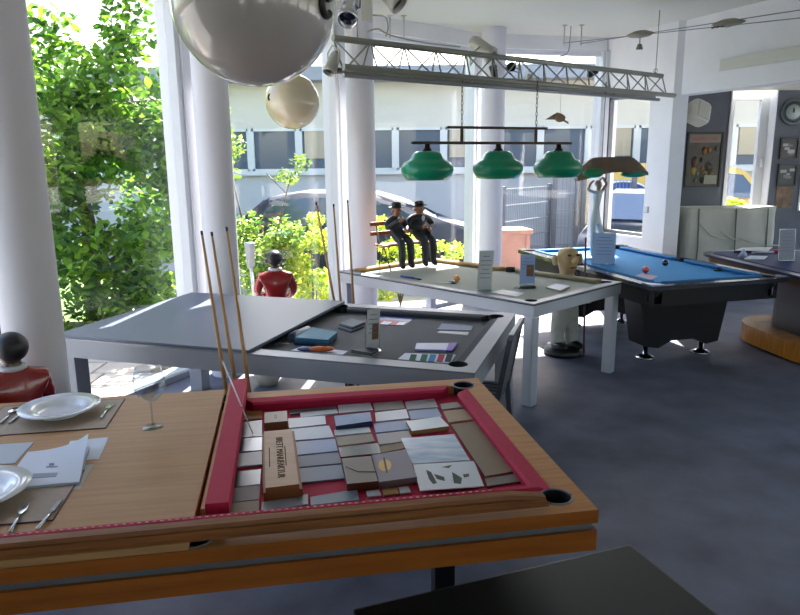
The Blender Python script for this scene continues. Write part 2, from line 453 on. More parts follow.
plant('shrub', 'small yellow flowering shrub outside right of the two seated figurines', 'shrub', c.x, 9.35, [(0, 0, .45, .2), (.12, 0, .7, .16), (-.2, 0, .3, .18), (-.1, 0, .75, .12)], 900, .06, L2, 16,
      [([(0, 0, 0), (0, 0, .6)], .012), ([(0, 0, 0), (.1, 0, .7)], .01), ([(0, 0, 0), (-.1, 0, .7)], .01)])
c = at(738, 200, y=10.4)
plant('shrub', 'yellow-green shrub outside the narrow window in the dark wall', 'shrub', c.x-.35, 10.4, [(0, 0, .8, .25), (-.2, 0, 1.1, .2), (.25, 0, 1.15, .22), (.45, 0, .95, .22)], 1600, .09, L2, 17,
      [([(0, 0, 0), (0, 0, 1.2)], .015), ([(0, 0, 0), (.1, 0, 1.3)], .012), ([(0, 0, 0), (-.2, 0, 1.2)], .012)])
# mat of low plants in front of the first pane
bl_ = [(rnd.uniform(-1.4, 1.1), rnd.uniform(-.3, .5), rnd.uniform(.1, .5), rnd.uniform(.12, .25)) for _ in range(18)]
plant('shrub', 'low leafy ground cover outside the left window', 'shrub', -3.6, 6.9, bl_, 2200, .09, L3, 18,
      [([(0, 0, 0), (0, 0, .4)], .02), ([(.5, 0, 0), (.5, 0, .4)], .02), ([(-.6, 0, 0), (-.6, 0, .4)], .02)])

# ---- cars
TYRE = mat('tyre', '#1c1c1e', .8); RIM = mat('rim', '#9a9da2', .3, .8)
CGL = mat('car glass', '#3d4f63', .08, spec=.9)
def car(label, cat, loc, rz, paint, prof, glassprof, L, W=1.75, name='car', badge=None):
    t = thing(name, label, cat, loc, rz)
    M = Matrix.Rotation(PI/2, 4, 'X')
    b = MB()
    n = len(prof); lo = []; rows = []
    for yy, inset, zs in ((-W/2, .0, 1), (-W/2+.0, 0, 1), (W/2, 0, 1)): pass
    # body: cross sections with tumblehome
    secs = [(-W/2, 0), (W/2, 0)]
    vs = []
    for s_ in (-1, 1):
        row = []
        for (x, z) in prof:
            ins = max(0, (z-.85))*.28
            row.append(b.bm.verts.new((x, s_*(W/2-ins), z)))
        vs.append(row)
    fs = [b.bm.faces.new(vs[0]), b.bm.faces.new(vs[1][::-1])]
    for i in range(n): 
        fs.append(b.bm.faces.new((vs[0][i], vs[1][i], vs[1][(i+1) % n], vs[0][(i+1) % n])))
    bmesh.ops.bevel(b.bm, geom=list(set(e for f in fs for e in f.edges)), offset=.05, segments=2, affect='EDGES')
    for f in b.bm.faces: f.smooth = True
    obj('body', b, paint, t)
    for s_ in (-1, 1):
        for gp in glassprof:
            g = MB(); pts = []
            for (x, z) in gp: pts.append((x, s_*(W/2-max(0, z-.85)*.28+.008), z))
            pts2 = [(p[0], p[1]-s_*.03, p[2]) for p in pts]
            A = [g.bm.verts.new(p) for p in pts]; B = [g.bm.verts.new(p) for p in pts2]
            g.bm.faces.new(A); g.bm.faces.new(B[::-1])
            for i in range(len(A)): g.bm.faces.new((A[i], A[(i+1) % len(A)], B[(i+1) % len(A)], B[i]))
            obj('side_window', g, CGL, t)
        for xw in (L*.19, L*.81):
            w = MB().lathe([(0, -.1), (.30, -.1), (.32, -.06), (.32, .06), (.30, .1), (0, .1)], n=28, M=Matrix.Translation((xw, s_*(W/2-.08), .32)) @ M)
            w_ = obj('wheel', w, TYRE, t)
            obj('rim', MB().lathe([(0, -.11), (.19, -.11), (.2, -.08), (0, -.08)] if s_ == 1 else [(0, .11), (.19, .11), (.2, .08), (0, .08)], n=20, M=Matrix.Translation((xw, s_*(W/2-.08), .32)) @ M), RIM, w_)
    return t
hatch = [(0.02, .3), (.0, .75), (.1, 1.0), (.55, 1.38), (1.1, 1.46), (2.2, 1.44), (2.75, 1.28), (3.25, .98), (3.95, .82), (4.12, .6), (4.15, .3)]
hglass = [[(.35, .98), (.68, 1.32), (1.15, 1.38), (1.3, 1.38), (1.3, .98)], [(1.38, .98), (1.38, 1.38), (2.15, 1.37), (2.62, 1.2), (3.0, .98)]]
PB = mat('car paint dark blue', '#41546e', .25, .4, coat=.6); PS = mat('car paint silver', '#353e4c', .6, spec=.15); PY = mat('car paint yellow', '#e0b43a', .35, coat=.4)
c1 = car('blue-grey hatchback parked outside behind the shrubs', 'car', at(240, 200, y=11.2).xy.to_3d()+Vector((0, 0, -.13)), .0, PS, hatch, hglass, 4.15)
# antenna
obj('antenna', MB().tube([(.75, 0, 1.43), (.45, 0, 1.75)], .008, 6), BLACK, c1)
# windscreen on silver car: a car seen three quarter, outside window 5
sil = [(0.02, .3), (.0, .8), (.15, 1.02), (.75, 1.42), (1.3, 1.46), (2.3, 1.4), (3.15, .96), (4.0, .84), (4.25, .6), (4.28, .3)]
sg = [[(.5, 1.0), (.85, 1.35), (1.4, 1.38), (1.5, 1.0)], [(1.58, 1.0), (1.5, 1.38), (2.25, 1.32), (2.85, 1.0)]]
c = at(700, 215, y=11.3)
c2 = car('silver car parked outside the window beside the white wall', 'car', (4.95, 13.05, -.13), -2.05, PS, sil, sg, 4.28)
g = MB(); 
pts = [(2.36, -.62, 1.40), (2.36, .62, 1.40), (3.1, .8, 1.0), (3.1, -.8, 1.0)]
g.poly([(p[0]+.02, p[1], p[2]+.02) for p in pts]); g.poly([(p[0], p[1], p[2]) for p in pts][::-1])
obj('windscreen', g, mat('windscreen', '#46546a', .95, spec=.0), c2); c2.scale = (.82, .86, .96)
van = [(0.02, .3), (0, 1.0), (.12, 1.72), (.3, 1.84), (2.4, 1.84), (3.0, 1.7), (3.5, 1.15), (4.2, .98), (4.4, .7), (4.4, .3)]
c = at(600, 200, y=13.4)
c3 = car('yellow van with a blue oval emblem parked outside behind the silver car', 'van', (c.x-.1, 14.28, -.13), 0, PY, van, [[(2.45, 1.15), (2.5, 1.65), (2.95, 1.6), (3.3, 1.15)]], 4.4, W=1.8, name='van')
mb = MB().lathe([(0, 0), (1, 0), (1, .01), (0, .01)], n=40, M=Matrix.Translation((.52, -.925, 1.25)) @ Matrix.Rotation(PI/2, 4, 'X') @ Matrix.Diagonal((.50, .25, 1, 1)))
obj('emblem', mb, mat('emblem blue', '#2c4f8a', .4), c3, 'blue oval emblem with a white rim')
mb = MB().tube([(.52+.50*math.cos(t*PI/20), -.93, 1.25+.25*math.sin(t*PI/20)) for t in range(40)], .02, 6, closed=True)
obj('emblem_rim', mb, WHITE, c3)

# ---- mesh fence outside window 4
FW = mat('galvanised', '#8d9398', .6)
def fence(label, a, b, h0, h1):
    a, b = Vector(a), Vector(b)
    t = thing('fence_panel', label, 'fence', (a.x, a.y, -.13), math.atan2((b-a).y, (b-a).x), 'mesh fence outside')
    L = (b-a).length
    w = MB()
    n = int(L/.06)
    for i in range(n+1): w.bar((L*i/n, 0, h0), (L*i/n, 0, h1), .008)
    for k in range(6): z = h0+(h1-h0)*k/5; w.bar((0, 0, z), (L, 0, z), .020)
    obj('mesh', w, FW, t)
    for x in (0, L): obj('post', MB().b(x-.04, x+.04, -.03, .03, 0, h1+.05), mat('post grey', '#666b72', .6), t)
pa = at(503, 200, y=11.2); pb = at(549, 200, y=12.4); pc = at(578, 200, y=12.4); pd = at(600, 200, y=12.4)
fence('left panel of white wire mesh fence outside, next to the pink crate', pa.xy, pb.xy, .1, 1.45)
fence('middle gate-like panel of white wire mesh fence outside', (pb.x+.1, pb.y), (pc.x-.02, pc.y), .1, 1.62)
fence('right panel of white wire mesh fence outside, behind the statue', (pc.x+.1, pc.y), (pd.x+.6, pd.y), .1, 1.55)
c = at(514, 240, y=9.8)
PK = mat('pinkish wood', '#c29384', .8, var=.1, scale=6)
t = thing('planter_box', 'pinkish brown wooden planter box outside left of the mesh fence', 'planter', (c.x-.05, 9.9, -.13), .15)
obj('box', MB().b(-.42, .25, -.2, .25, 0, .88, bev=.01), PK, t)
obj('lid', MB().b(-.45, .28, -.23, .28, .88, .94, bev=.008), PK, t)
mb = MB()
for x in (-.38, .18): mb.b(x, x+.05, -.215, -.2, .05, .85)
obj('trim_board', mb, PK, t)
me = leaves(120, [(-.25, -.35, .35, .14), (-.22, -.35, .6, .12)], .05, 4); me.materials.append(L2)
o = obj('flowering_plant', me, None) if False else bpy.data.objects.new('flowering_plant', me)
COL.objects.link(o); o.location = (c.x-.05, 9.82, -.13-min(v_.co.z for v_ in me.vertices))
tag(o, 'spindly yellow-leaved plant in front of the pinkish planter box outside', 'plant')
# garden post with grey head
c = at(262, 297, y=7.0)
t = thing('garden_lamp', 'slim white garden post light outside left of the red-coated figure', 'lamp', (-1.0-.27, 6.95, -.13), 0)
t.location = (at(252, 270, y=7.15).x, 7.15, -.13)
obj('pole', MB().tube([(.04, 0, 0), (-.01, 0, .82)], .018, 10), WHITE, t)
obj('lamp_head', MB().lathe([(0, .80), (.04, .82), (.05, .97), (.055, 1.06), (.06, 1.08), (0, 1.09)], (-.01, 0, 0), 20), mat('lamp head grey', '#a9adb0', .4), t)

# ================================================================== TABLES
WOOD = mat('beech wood', '#b78046', .5, var=0, col2='#a56c38', scale=3.5, stretch=(1, 14, 14), bump=.03, spec=.3)
WOODT = mat('beech board', '#b28657', .5, col2='#a3774a', scale=3.0, stretch=(1, 16, 16), spec=.3)
WOOD_SHADE = mat('beech side in shade', '#a05a1c', .42, col2='#8a4a15', scale=3.5, stretch=(1, 12, 12), spec=.3)  # same beech as the top, shade of the sides put into the colour
PINK = mat('crimson cloth', '#b01540', .75, var=.06, scale=90, bump=.03)
def pocket(parent, x, y, z, r=.055, ring=CHROME):
    p = obj('pocket', MB().lathe([(r, z+.002), (r-.003, z-.06), (r*.6, z-.1), (0, z-.11)], (x, y, 0), 28), mat('pocket black', '#0c0c0e', .6), parent)
    return p
def ringmesh(o_, i_, z0, z1, bev=.003):
    """frame of four mitred rails: o_ outer (x0,x1,y0,y1), i_ inner"""
    mb = MB(); x0, x1, y0, y1 = o_; u0, u1, v0, v1 = i_
    O = [(x0, y0), (x1, y0), (x1, y1), (x0, y1)]; I = [(u0, v0), (u1, v0), (u1, v1), (u0, v1)]
    V = {(k, z): [mb.bm.verts.new((p[0], p[1], z)) for p in Q] for k, Q in (('o', O), ('i', I)) for z in (z0, z1)}
    for i in range(4):
        j = (i+1) % 4
        for z in (z0, z1): mb.bm.faces.new((V['o', z][i], V['o', z][j], V['i', z][j], V['i', z][i]))
        for k in 'oi': mb.bm.faces.new((V[k, z0][i], V[k, z0][j], V[k, z1][j], V[k, z1][i]))
    return mb
def cushion(x0, y0, x1, y1, w, zb, zt, cut=.04):
    """a cloth cushion along a line, its nose on the left of the direction; ends cut at 45 degrees"""
    a, b = Vector((x0, y0)), Vector((x1, y1)); d = (b-a).normalized(); n = Vector((-d.y, d.x))
    mb = MB()
    sec = [(0, zb), (0, zt), (w*.85, zt-.004), (w, zt-.012), (w*.8, zb+.006)]
    R = []
    for p, s in ((a, 1), (b, -1)):
        R.append([mb.bm.verts.new((p+n*q+d*s*cut*q/w).to_3d()+Vector((0, 0, z))) for q, z in sec])
    k = len(sec)
    mb.bm.faces.new(R[0]); mb.bm.faces.new(R[1][::-1])
    for i in range(k): mb.bm.faces.new((R[0][i], R[1][i], R[1][(i+1) % k], R[0][(i+1) % k]))
    return mb
# ---------- table 1 (beech dining pool table)
x, y, t_, L, W, Z = TB[0]
T1 = thing('pool_table', 'beech dining pool table with crimson cloth in the foreground', 'pool table', (x, y, 0), rzT(0))
F = .74
obj('rail_frame', ringmesh((-L, 0, 0, W), (-L+.09, -.09, .09, W-.09), .742, Z), WOOD, T1)
s = ringmesh((-L+.002, -.002, .002, W-.002), (-L+.06, -.06, .06, W-.06), .738, .7425); 
obj('side_band', ringmesh((-L-.001, .001, -.001, W+.001), (-L+.03, -.03, .03, W-.03), .738, .7795), WOOD_SHADE, T1, 'beech edge band, coloured orange-brown as in shade')
obj('metal_strip', ringmesh((-L+.012, -.012, .012, W-.012), (-L+.05, -.05, .05, W-.05), .712, .738), mat('grey strip', '#7f8384', .35, .6), T1, 'grey metal inlay strip')
obj('lower_rail', ringmesh((-L, 0, 0, W), (-L+.06, -.06, .06, W-.06), .65, .714), WOOD_SHADE, T1, 'beech lower rail, coloured orange-brown as in shade')
obj('playing_surface', MB().b(-L+.05, -.05, .05, W-.05, .70, F), PINK, T1)
ca = .145
obj('cushion', cushion(-.16, W-.09, -1.06, W-.09, .055, F-.01, .785), PINK, T1)
obj('cushion', cushion(-.09, .13, -.09, W-.15, .055, F-.01, .785), PINK, T1)
obj('cushion', cushion(-1.06, .09, -.13, .09, .055, F-.01, .785), PINK, T1)
for q in ((-.09, .095), (-.09, W-.09), (-1.135, .06), (-1.135, W-.06)):
    p = pocket(T1, q[0], q[1], .779, .045)
    obj('pocket_ring', MB().tube(arc(q, .0475, 0, 2*PI*35/36, 35, .7805), .0035, 8), mat('pocket rim', '#6d7078', .35, .5), p)
for ax, ay in ((-.37, .38), (-.37, 1.08), (-1.93, .38), (-1.93, 1.08)):
    obj('leg', MB().b(ax-.035, ax+.035, ay-.035, ay+.035, 0, .70, bev=.004), BLACKM, T1)
# cover board
o = obj('table_cover_board', MB().b(-1.17, 0, 0, 1.25, 0, .022, bev=.004), WOODT)
o.location = tw(0, 1.145, 0, Z+.0005); o.rotation_euler = (0, 0, rzT(0)); tag(o, 'beech cover board closing the left half of the crimson pool table', 'table top')
BZ = Z+.0225
# loose cushion at the board's edge
t = thing('cushion_rail', 'loose crimson cushion rail laid across the table beside the cover board', 'cushion rail', tw(0, 1.05, .14, Z+.006), rzT(0))
obj('cloth_cushion', MB().prism([(-.065, 0), (0, 0), (0, 1.14), (-.065, 1.14)], 0, .05).prism([(-.03, 1.14), (-.012, 1.14), (-.012, 1.17), (-.03, 1.17)], .01, .04), PINK, t)
obj('wood_backing', MB().b(-.078, -.066, 0, 1.14, 0, .036, bev=.002), WOOD, t)
# long moulding on the near rail
t = thing('rail_moulding', 'long loose grooved beech moulding with stapled crimson felt lying on the near rail', 'moulding', tw(0, .15, -.018, BZ+.0008), rzT(0))
mb = MB(); prof = [(.020, 0), (.020, .010), (.030, .022), (.034, .017), (.042, .017), (.048, .030), (.075, .032), (.085, .026), (.085, 0)]
Lm = 2.1
A = [mb.bm.verts.new((0, p[0]+.03*(1-p[1]/.03)*0, p[1]*.55)) for p in prof]
B = [mb.bm.verts.new((-.10, p[0], p[1])) for p in prof]; C_ = [mb.bm.verts.new((-Lm, p[0], p[1])) for p in prof]
for R0, R1 in ((A, B), (B, C_)):
    for i in range(len(prof)): mb.bm.faces.new((R0[i], R1[i], R1[(i+1) % len(prof)], R0[(i+1) % len(prof)]))
mb.bm.faces.new(A); mb.bm.faces.new(C_[::-1])
obj('wood_strip', mb, mat('oiled moulding', '#8f5a2b', .45, col2='#754420', scale=4, stretch=(1, 16, 16), spec=.3), t)
obj('felt_edge', MB().b(-Lm, -.0, .0855, .104, .004, .028, bev=.003), PINK, t)
mb = MB()
for i in range(100): mb.b(-.15-i*.0195, -.158-i*.0195, .093, .095, .0275, .0295)
o = obj('staples', mb, mat('staple', '#d8c9cc', .4), t); o['kind'] = 'stuff'

# ---------- helper: thin tile from photographed corners, unprojected to its own height
def tile(name, label, cat, quad, ztop, th, m, group=None, side=None, dz=None):
    P3 = [at(px, py, z=ztop) for px, py in quad]
    c = sum(P3, Vector())/len(P3)
    mb = MB(); 
    mb.prism([(p.x-c.x, p.y-c.y) for p in P3], 0, th)
    o = obj(name, mb, [m]+([side] if side else []))
    if side:
        for p in o.data.polygons:
            if abs(p.normal.z) < .5: p.material_index = 1
    o.location = (c.x, c.y, ztop-th)
    tag(o, label, cat, group)
    return o
def tm(c, r=.3, me=0.0, **k):
    q = [int(c[i:i+2], 16) for i in (1, 3, 5)]; q = [int(v*.86) for v in q]
    k.setdefault('spec', .35)
    return mat('tile '+c+str(r)+str(me), '#%02x%02x%02x' % tuple(q), min(.6, r+.12), me, **k)
G = 'wood and metal finish samples laid out on the crimson cloth'
TN = 'sample_tile'
b0 = F+.0012
def T(label, quad, col, r=.28, me=0.0, lvl=0, th=.006, **k):
    return tile(TN, label, 'sample tile', quad, b0+lvl*.0065+th, th, tm(col, r, me, **k), G)
T('orange-brown wood sample in the far left corner of the cloth', [(236, 412), (262, 410), (262, 418), (235, 421)], '#a8682c', .4, var=.2, scale=20)
T('grey glossy sample below the orange-brown one at the far left', [(235, 423), (262, 420), (262, 436), (234, 438)], '#8e939b', .15)
T('dark reflective glass sample leaned by the white rod', [(234, 439), (262, 437), (262, 450), (233, 452)], '#5d6c80', .08, spec=.9)
T('pale blue-white sample left of the lettered box', [(233, 454), (262, 451), (262, 464), (232, 467)], '#c9d4e0', .2)
T('dark sample with bright edge, left of the lettered box near its foot', [(234, 472), (261, 469), (260, 484), (233, 487)], '#5c6a66', .1, spec=.9)
T('grey-brown sample under the dark one at the left', [(233, 488), (260, 485), (259, 499), (232, 502)], '#9a9097', .35)
T('beige sample in the near left corner of the cloth', [(231.5, 503), (259, 500), (258.5, 513), (230.5, 516)], '#b5a493', .4)
T('long grey satin sample in front of the lettered box', [(262, 502), (308, 494), (308, 504), (261, 512)], '#a9b0bd', .2)
T('blue-grey sample with white sticker near the front edge', [(310, 497), (357, 489), (359, 500), (311, 505)], '#8793a3', .25)
T('dark green-grey sample under the far cushion left', [(290, 410), (335, 406), (337, 409), (290, 414)], '#59615f', .2)
T('white sample strip just below the dark green-grey one', [(300, 412), (337, 409), (338, 413), (301, 417)], '#c7d1db', .2)
T('bright blue-white sample right of the wooden box top', [(288, 418.5), (325, 415.5), (326, 424), (289, 428)], '#cbd8ea', .18)
T('pale ice-blue sample under the bright one', [(290, 429), (329, 425.5), (334, 437), (293, 440.5)], '#b4c6de', .18)
T('mid-blue sample in the second column', [(293, 442), (335, 438.5), (338, 450.5), (296, 455)], '#7d9cd0', .22)
T('dull grey-blue sample in the second column', [(296, 456.5), (338, 452), (341.5, 463), (298, 467)], '#77829a', .3)
T('light grey-blue sample closing the second column', [(298, 468.5), (342, 464.5), (345, 478), (300, 482.5)], '#8d9bb4', .3)
T('white sample at the far end of the third column', [(338, 405), (370, 402.5), (373, 410), (339, 413)], '#cfcfd2', .25)
tile(TN, 'thick light blue block sample with navy sides', 'sample tile', [(334, 416), (370, 412), (372, 421), (336, 426)], b0+.02, .0195, tm('#86a3d2', .25), G, tm('#2c3c66', .4))
T('narrow white sample under the thick blue block', [(334, 430), (369, 427), (371, 432), (335, 435.5)], '#d2dae4', .2)
T('beige veneer sample in the third column', [(335.5, 437), (371.5, 433.5), (375, 441), (338, 446)], '#b5a595', .45)
T('dark glossy green-grey sample with a bright reflection', [(338.5, 447.5), (378, 443), (381, 453), (341, 457)], '#66706c', .08, spec=.9)
T('beige-grey veneer sample at the far end of the fourth column', [(373, 403), (402, 400.5), (405, 408), (375, 411)], '#aca19b', .4)
T('white sample under the beige-grey veneer one', [(375, 412.5), (406, 409), (409, 418), (376, 421.5)], '#c8d2dd', .2)
T('soft blue sample in the fourth column', [(373.5, 423.5), (408, 420), (410.5, 429), (376, 432.5)], '#86a0cb', .25)
T('cream sample with white edge in the fourth column', [(376, 434), (408.5, 430.5), (413, 440), (379, 444.5)], '#bdb3b4', .3)
T('tan veneer sample behind the grey-lilac box', [(379.5, 446), (409, 441.5), (411, 447), (381, 452.5)], '#a08c6e', .45)
T('light grey sample at the far end of the fifth column', [(405, 401.5), (434, 398.5), (438, 407), (407, 409.5)], '#bdbcbd', .3)
T('blue sample left of the pale wood one', [(408, 411), (437, 408), (442, 416.5), (411, 419.5)], '#7f9cca', .25)
tile(TN, 'shiny white-blue block sample with tan sides', 'sample tile', [(406, 421), (440, 416.5), (449, 426), (412, 431)], b0+.018, .0175, tm('#d7e4ee', .12), G, tm('#ab8650', .5))
T('pale wood sample near the far right pocket', [(443, 411), (464, 409), (476, 418.5), (449, 422.5)], '#c5ae90', .45, var=.05, scale=10)
T('pale grey sample tucked in the far right pocket corner', [(440, 404), (457, 402), (463, 407), (442, 409.5)], '#a9a59b', .4)
T('long knotty light wood plank sample along the right cushion', [(451, 424.5), (477, 421), (516, 471), (485, 476)], '#a39178', .5, col2='#8d7b66', scale=9, stretch=(3, 1, 1))
T('grey-brown sample at the near right corner', [(484.5, 478.5), (517, 473.5), (521, 481), (487, 486)], '#8b8279', .5)
T('white sample by the front edge, left of the tan one', [(366, 491), (379, 489.5), (381, 495), (368, 496.5)], '#cfd5de', .3)
T('tan wood sample sticking out under the grey-lilac box', [(382, 489), (397, 487.5), (399, 493.5), (384, 495)], '#b28a55', .5)
T('mint-white sample beside the tan one by the front edge', [(398.5, 487.5), (408, 486), (411, 492), (400.5, 493.3)], '#b7c2bd', .3)
# brochures
b = tile('brochure', 'glossy brochure with a blue and silver photo on the samples', 'brochure', [(401, 438.5), (454, 434), (470, 460), (412, 463.5)], b0+.016, .003, mat('brochure photo', '#9fb6d2', .12, col2='#d9dee6', scale=7, stretch=(1, 4, 1)))
b = tile('brochure', 'white brochure with two sketched designs on the samples', 'brochure', [(413, 464.5), (474, 461), (484, 486), (420, 490.5)], b0+.016, .003, mat('brochure white', '#d3d6db', .2))
mb = MB()
cz = b.location.z+.0032
def rel(px, py, z, o): p = at(px, py, z=z); return (p.x-o.location.x, p.y-o.location.y)
for poly in ([(426, 470), (431, 472), (437, 483), (433, 484), (429, 479)], [(434, 474), (444, 477), (445, 481), (437, 479)], [(452, 472), (462, 478), (461, 484), (454, 483)], [(463, 474.5), (469, 473.5), (469, 476.5), (464, 477.5)], [(442, 467), (452, 465), (449, 468)]):
    mb.prism([rel(px, py, cz, b) for px, py in poly], .0031, .0036)
obj('sketch', mb, mat('ink green', '#4d5049', .7), b)
# boxes
o = tile('handled_sample_box', 'taupe sample box with a curved handle line among the samples', 'sample box', [(341.5, 458.5), (371, 456), (378, 481), (347, 484)], b0+.030, .0295, tm('#9d9086', .35), None, tm('#6d3a1e', .5))
p0, p1, p2 = [Vector((*rel(px, py, b0+.03, o), .0305)) for px, py in ((346, 467), (358, 472), (376, 472))]
obj('handle', MB().tube([p0, p0.lerp(p1, .5), p1, p1.lerp(p2, .5), p2], .0018, 8), mat('handle tan', '#6e5548', .4), o)
o = tile('inlaid_sample_box', 'grey-lilac sample box with a yellow oval inlay', 'sample box', [(371.5, 455), (406, 449), (417, 477), (379, 482)], b0+.024, .0235, tm('#9a919c', .35), None, tm('#857d7c', .5))
q = [Vector((*rel(385+6.5*math.cos(a*.4488), 465.5+6*math.sin(a*.4488), b0+.024, o), 0)) for a in range(14)]
obj('inlay', MB().prism([(v.x, v.y) for v in q], .0236, .0245), mat('inlay yellow', '#c99a3c', .4), o)
obj('inlay_mark', MB().prism([rel(px, py, b0+.024, o) for px, py in ((383, 458), (385, 458), (388, 473), (386, 473))], .0246, .0252), mat('inlay dark', '#4b3a2a', .5), o)
# lettered box
LB = mat('engraved wood', '#b58f6b', .45, col2='#a8825f', scale=8, stretch=(1, 8, 1)); LBS = mat('engraved wood side', '#8a5a2c', .5)
zt = b0+.050
o = tile('lettered_box', 'wooden box with MANUFAKTUR lettering burned into its lid', 'box', [(264, 431.5), (291.5, 429), (299, 484), (265.5, 488)], zt, .0495, LB, None, LBS)
pa_, pb_ = at(283, 433, z=zt), at(287, 485, z=zt)
dv = (pb_-pa_); angt = math.atan2(dv.y, dv.x); mid = (at(279, 432, z=zt)+at(281, 485, z=zt))/2-Vector((o.location.x, o.location.y, 0))
Mx = Matrix.Translation((mid.x, mid.y, .0497)) @ Matrix.Rotation(angt, 4, 'Z')
INK = mat('burned ink', '#4a3020', .7)
text_mesh('BRETT MANUFAKTUR', .034, Mx, INK, o)
for off in (-.028, .026):
    text_mesh('..........................', .028, Mx @ Matrix.Translation((0, off, 0)), INK, o, 'dotted_line')
obj('lid_edge', MB().prism([rel(px, py, zt-.02, o) for px, py in ((262, 434), (294, 431), (302.5, 489), (263.5, 493))], -.0 , .030), LBS, o)
o = tile('wooden_block', 'brown wooden block with a pale printed top behind the lettered box', 'box', [(264.5, 412.5), (287, 410.5), (287.5, 421), (264.5, 423)], b0+.044, .0435, mat('printed label', '#b9aa9c', .5), None, mat('brown block', '#6d4422', .5))
text_mesh('::::: ::::::', .016, Matrix.Translation((0, 0, .0437)) @ Matrix.Rotation(angt, 4, 'Z'), INK, o, 'print')
# white rod leaning
t = thing('slim_white_rod', 'thin white rod leaning from the samples towards the cues', 'rod', at(253, 434, z=F+.01))
e = at(223, 362, z=.98)-t.location
rod = MB().tube([(0, 0, 0), e*.5, e], [.0022, .0028, .0034], 8); obj('shaft', rod, mat('rod white', '#dfe3e6', .3), t)
obj('tip', MB().tube([e, e*1.02], .004, 8), CHROME, t)

# place settings ---------------------------------------------------
PORC = mat('porcelain', '#dfe2e8', .15, coat=.4)
MATM = mat('placemat', '#9c8a78', .6, var=.06, scale=60); 
def on1(a, b, z=0): return tw(0, a, b, BZ+z)
def placemat(label, a0, a1, b0_, b1):
    o = obj('placemat', MB().b(-(a1-a0), 0, 0, b1-b0_, 0, .003, bev=.001), MATM); o.location = on1(a0, b0_, .0004); o.rotation_euler = (0, 0, rzT(0))
    obj('border', ringmesh((-(a1-a0)-.004, .004, -.004, b1-b0_+.004), (-(a1-a0), 0, 0, b1-b0_), 0, .0032), mat('mat edge', '#5b3f3c', .6), o)
    tag(o, label, 'placemat')
placemat('brown placemat under the far soup plate', 1.555, 2.02, .875, 1.195)
placemat('brown placemat under the near soup plate at the left edge', 1.535, 2.0, .19, .50)
def plate(label, a, b, r=.15):
    t = thing('soup_plate', label, 'plate', on1(a, b, .0036), 0, 'white soup plates')
    obj('dish', MB().lathe([(0, .004), (r*.5, .004), (r*.56, .008), (r*.64, .024), (r, .034), (r*1.0, .037), (r*.65, .029), (r*.56, .014), (r*.48, .010), (0, .010)], n=56), PORC, t)
    obj('foot_ring', MB().lathe([(r*.46, 0), (r*.5, 0), (r*.5, .005), (r*.46, .005)], n=40), PORC, t)
plate('white soup plate on the far placemat behind the booklet', 1.765, 1.06, .15)
plate('white soup plate cut by the left picture edge', 1.80, .355, .155)
def cutlery(kind, label, a, b, ang, L=.19):
    t = thing(kind, label, kind, on1(a, b, .0045), ang, 'cutlery on the placemats')
    h = MB().tube([(0, 0, .002), (L*.4, 0, .003), (L*.6, 0, .004)], [.005, .004, .0028], 8)
    obj('handle', h, CHROME, t)
    if kind == 'knife':
        obj('blade', MB().prism([(L*.6, -.004), (L*.98, -.003), (L, .004), (L*.9, .009), (L*.6, .008)], .001, .003), CHROME, t)
    elif kind == 'fork':
        m = MB().prism([(L*.6, -.003), (L*.72, -.011), (L*.78, -.012), (L*.78, .012), (L*.72, .011), (L*.6, .003)], .002, .004)
        for k in range(4): m.b(L*.78, L, -.0115+k*.007, -.0085+k*.007, .002, .004)
        obj('tines', m, CHROME, t)
    else:
        obj('bowl', MB().sphere((L*.8, 0, .004), 1, (.032, .019, .005), 10), CHROME, t)
def two(pa, pb, z=BZ+.005):
    A_, B_ = at(*pa, z=z), at(*pb, z=z); return A_, math.atan2((B_-A_).y, (B_-A_).x), (B_-A_).length
for kind, lab, pa, pb in (('knife', 'silver knife right of the far soup plate', (9, 424), (27, 410)), ('spoon', 'silver spoon left of the far soup plate', (1, 424), (14, 411)),
                          ('fork', 'silver fork on the right of the far placemat', (101, 419), (111, 405)), ('knife', 'silver knife on the near placemat beside the plate', (37, 531), (62, 500)),
                          ('fork', 'silver fork half under the near soup plate', (10, 534), (22, 512))):
    A_, g_, l_ = two(pa, pb)
    t = thing(kind, lab, kind, (A_.x, A_.y, BZ+.0045), g_, 'cutlery on the placemats')
    l_ = max(l_, .17)
    obj('handle', MB().tube([(0, 0, .0035), (l_*.4, 0, .004), (l_*.6, 0, .005)], [.005, .004, .0028], 8), CHROME, t)
    if kind == 'knife': obj('blade', MB().prism([(l_*.6, -.005), (l_*.98, -.004), (l_, .004), (l_*.9, .010), (l_*.6, .008)], .002, .004), CHROME, t)
    elif kind == 'spoon': obj('bowl', MB().sphere((l_*.82, 0, .006), 1, (.032, .019, .005), 10), CHROME, t)
    else:
        m = MB().prism([(l_*.6, -.003), (l_*.72, -.011), (l_*.78, -.012), (l_*.78, .012), (l_*.72, .011), (l_*.6, .003)], .003, .005)
        for k in range(4): m.b(l_*.78, l_, -.0115+k*.0066, -.0085+k*.0066, .003, .005)
        obj('tines', m, CHROME, t)
# wine glass
wg = at(153, 427, z=BZ)
t = thing('wine_glass', 'large empty wine glass standing on the beech board', 'wine glass', (wg.x, wg.y, BZ+.0006))
obj('foot', MB().lathe([(0, 0), (.040, 0), (.040, .002), (.008, .005), (.004, .012), (0, .012)], n=36), CLEAR, t)
obj('stem', MB().lathe([(.004, .010), (.0035, .05), (.004, .095), (.008, .104)], n=16), CLEAR, t)
obj('bowl', MB().lathe([(0, .100), (.02, .106), (.045, .128), (.058, .160), (.056, .195), (.046, .235), (.0445, .235), (.0545, .195), (.0565, .160), (.044, .130), (.02, .109), (0, .103)], n=44), CLEAR, t)
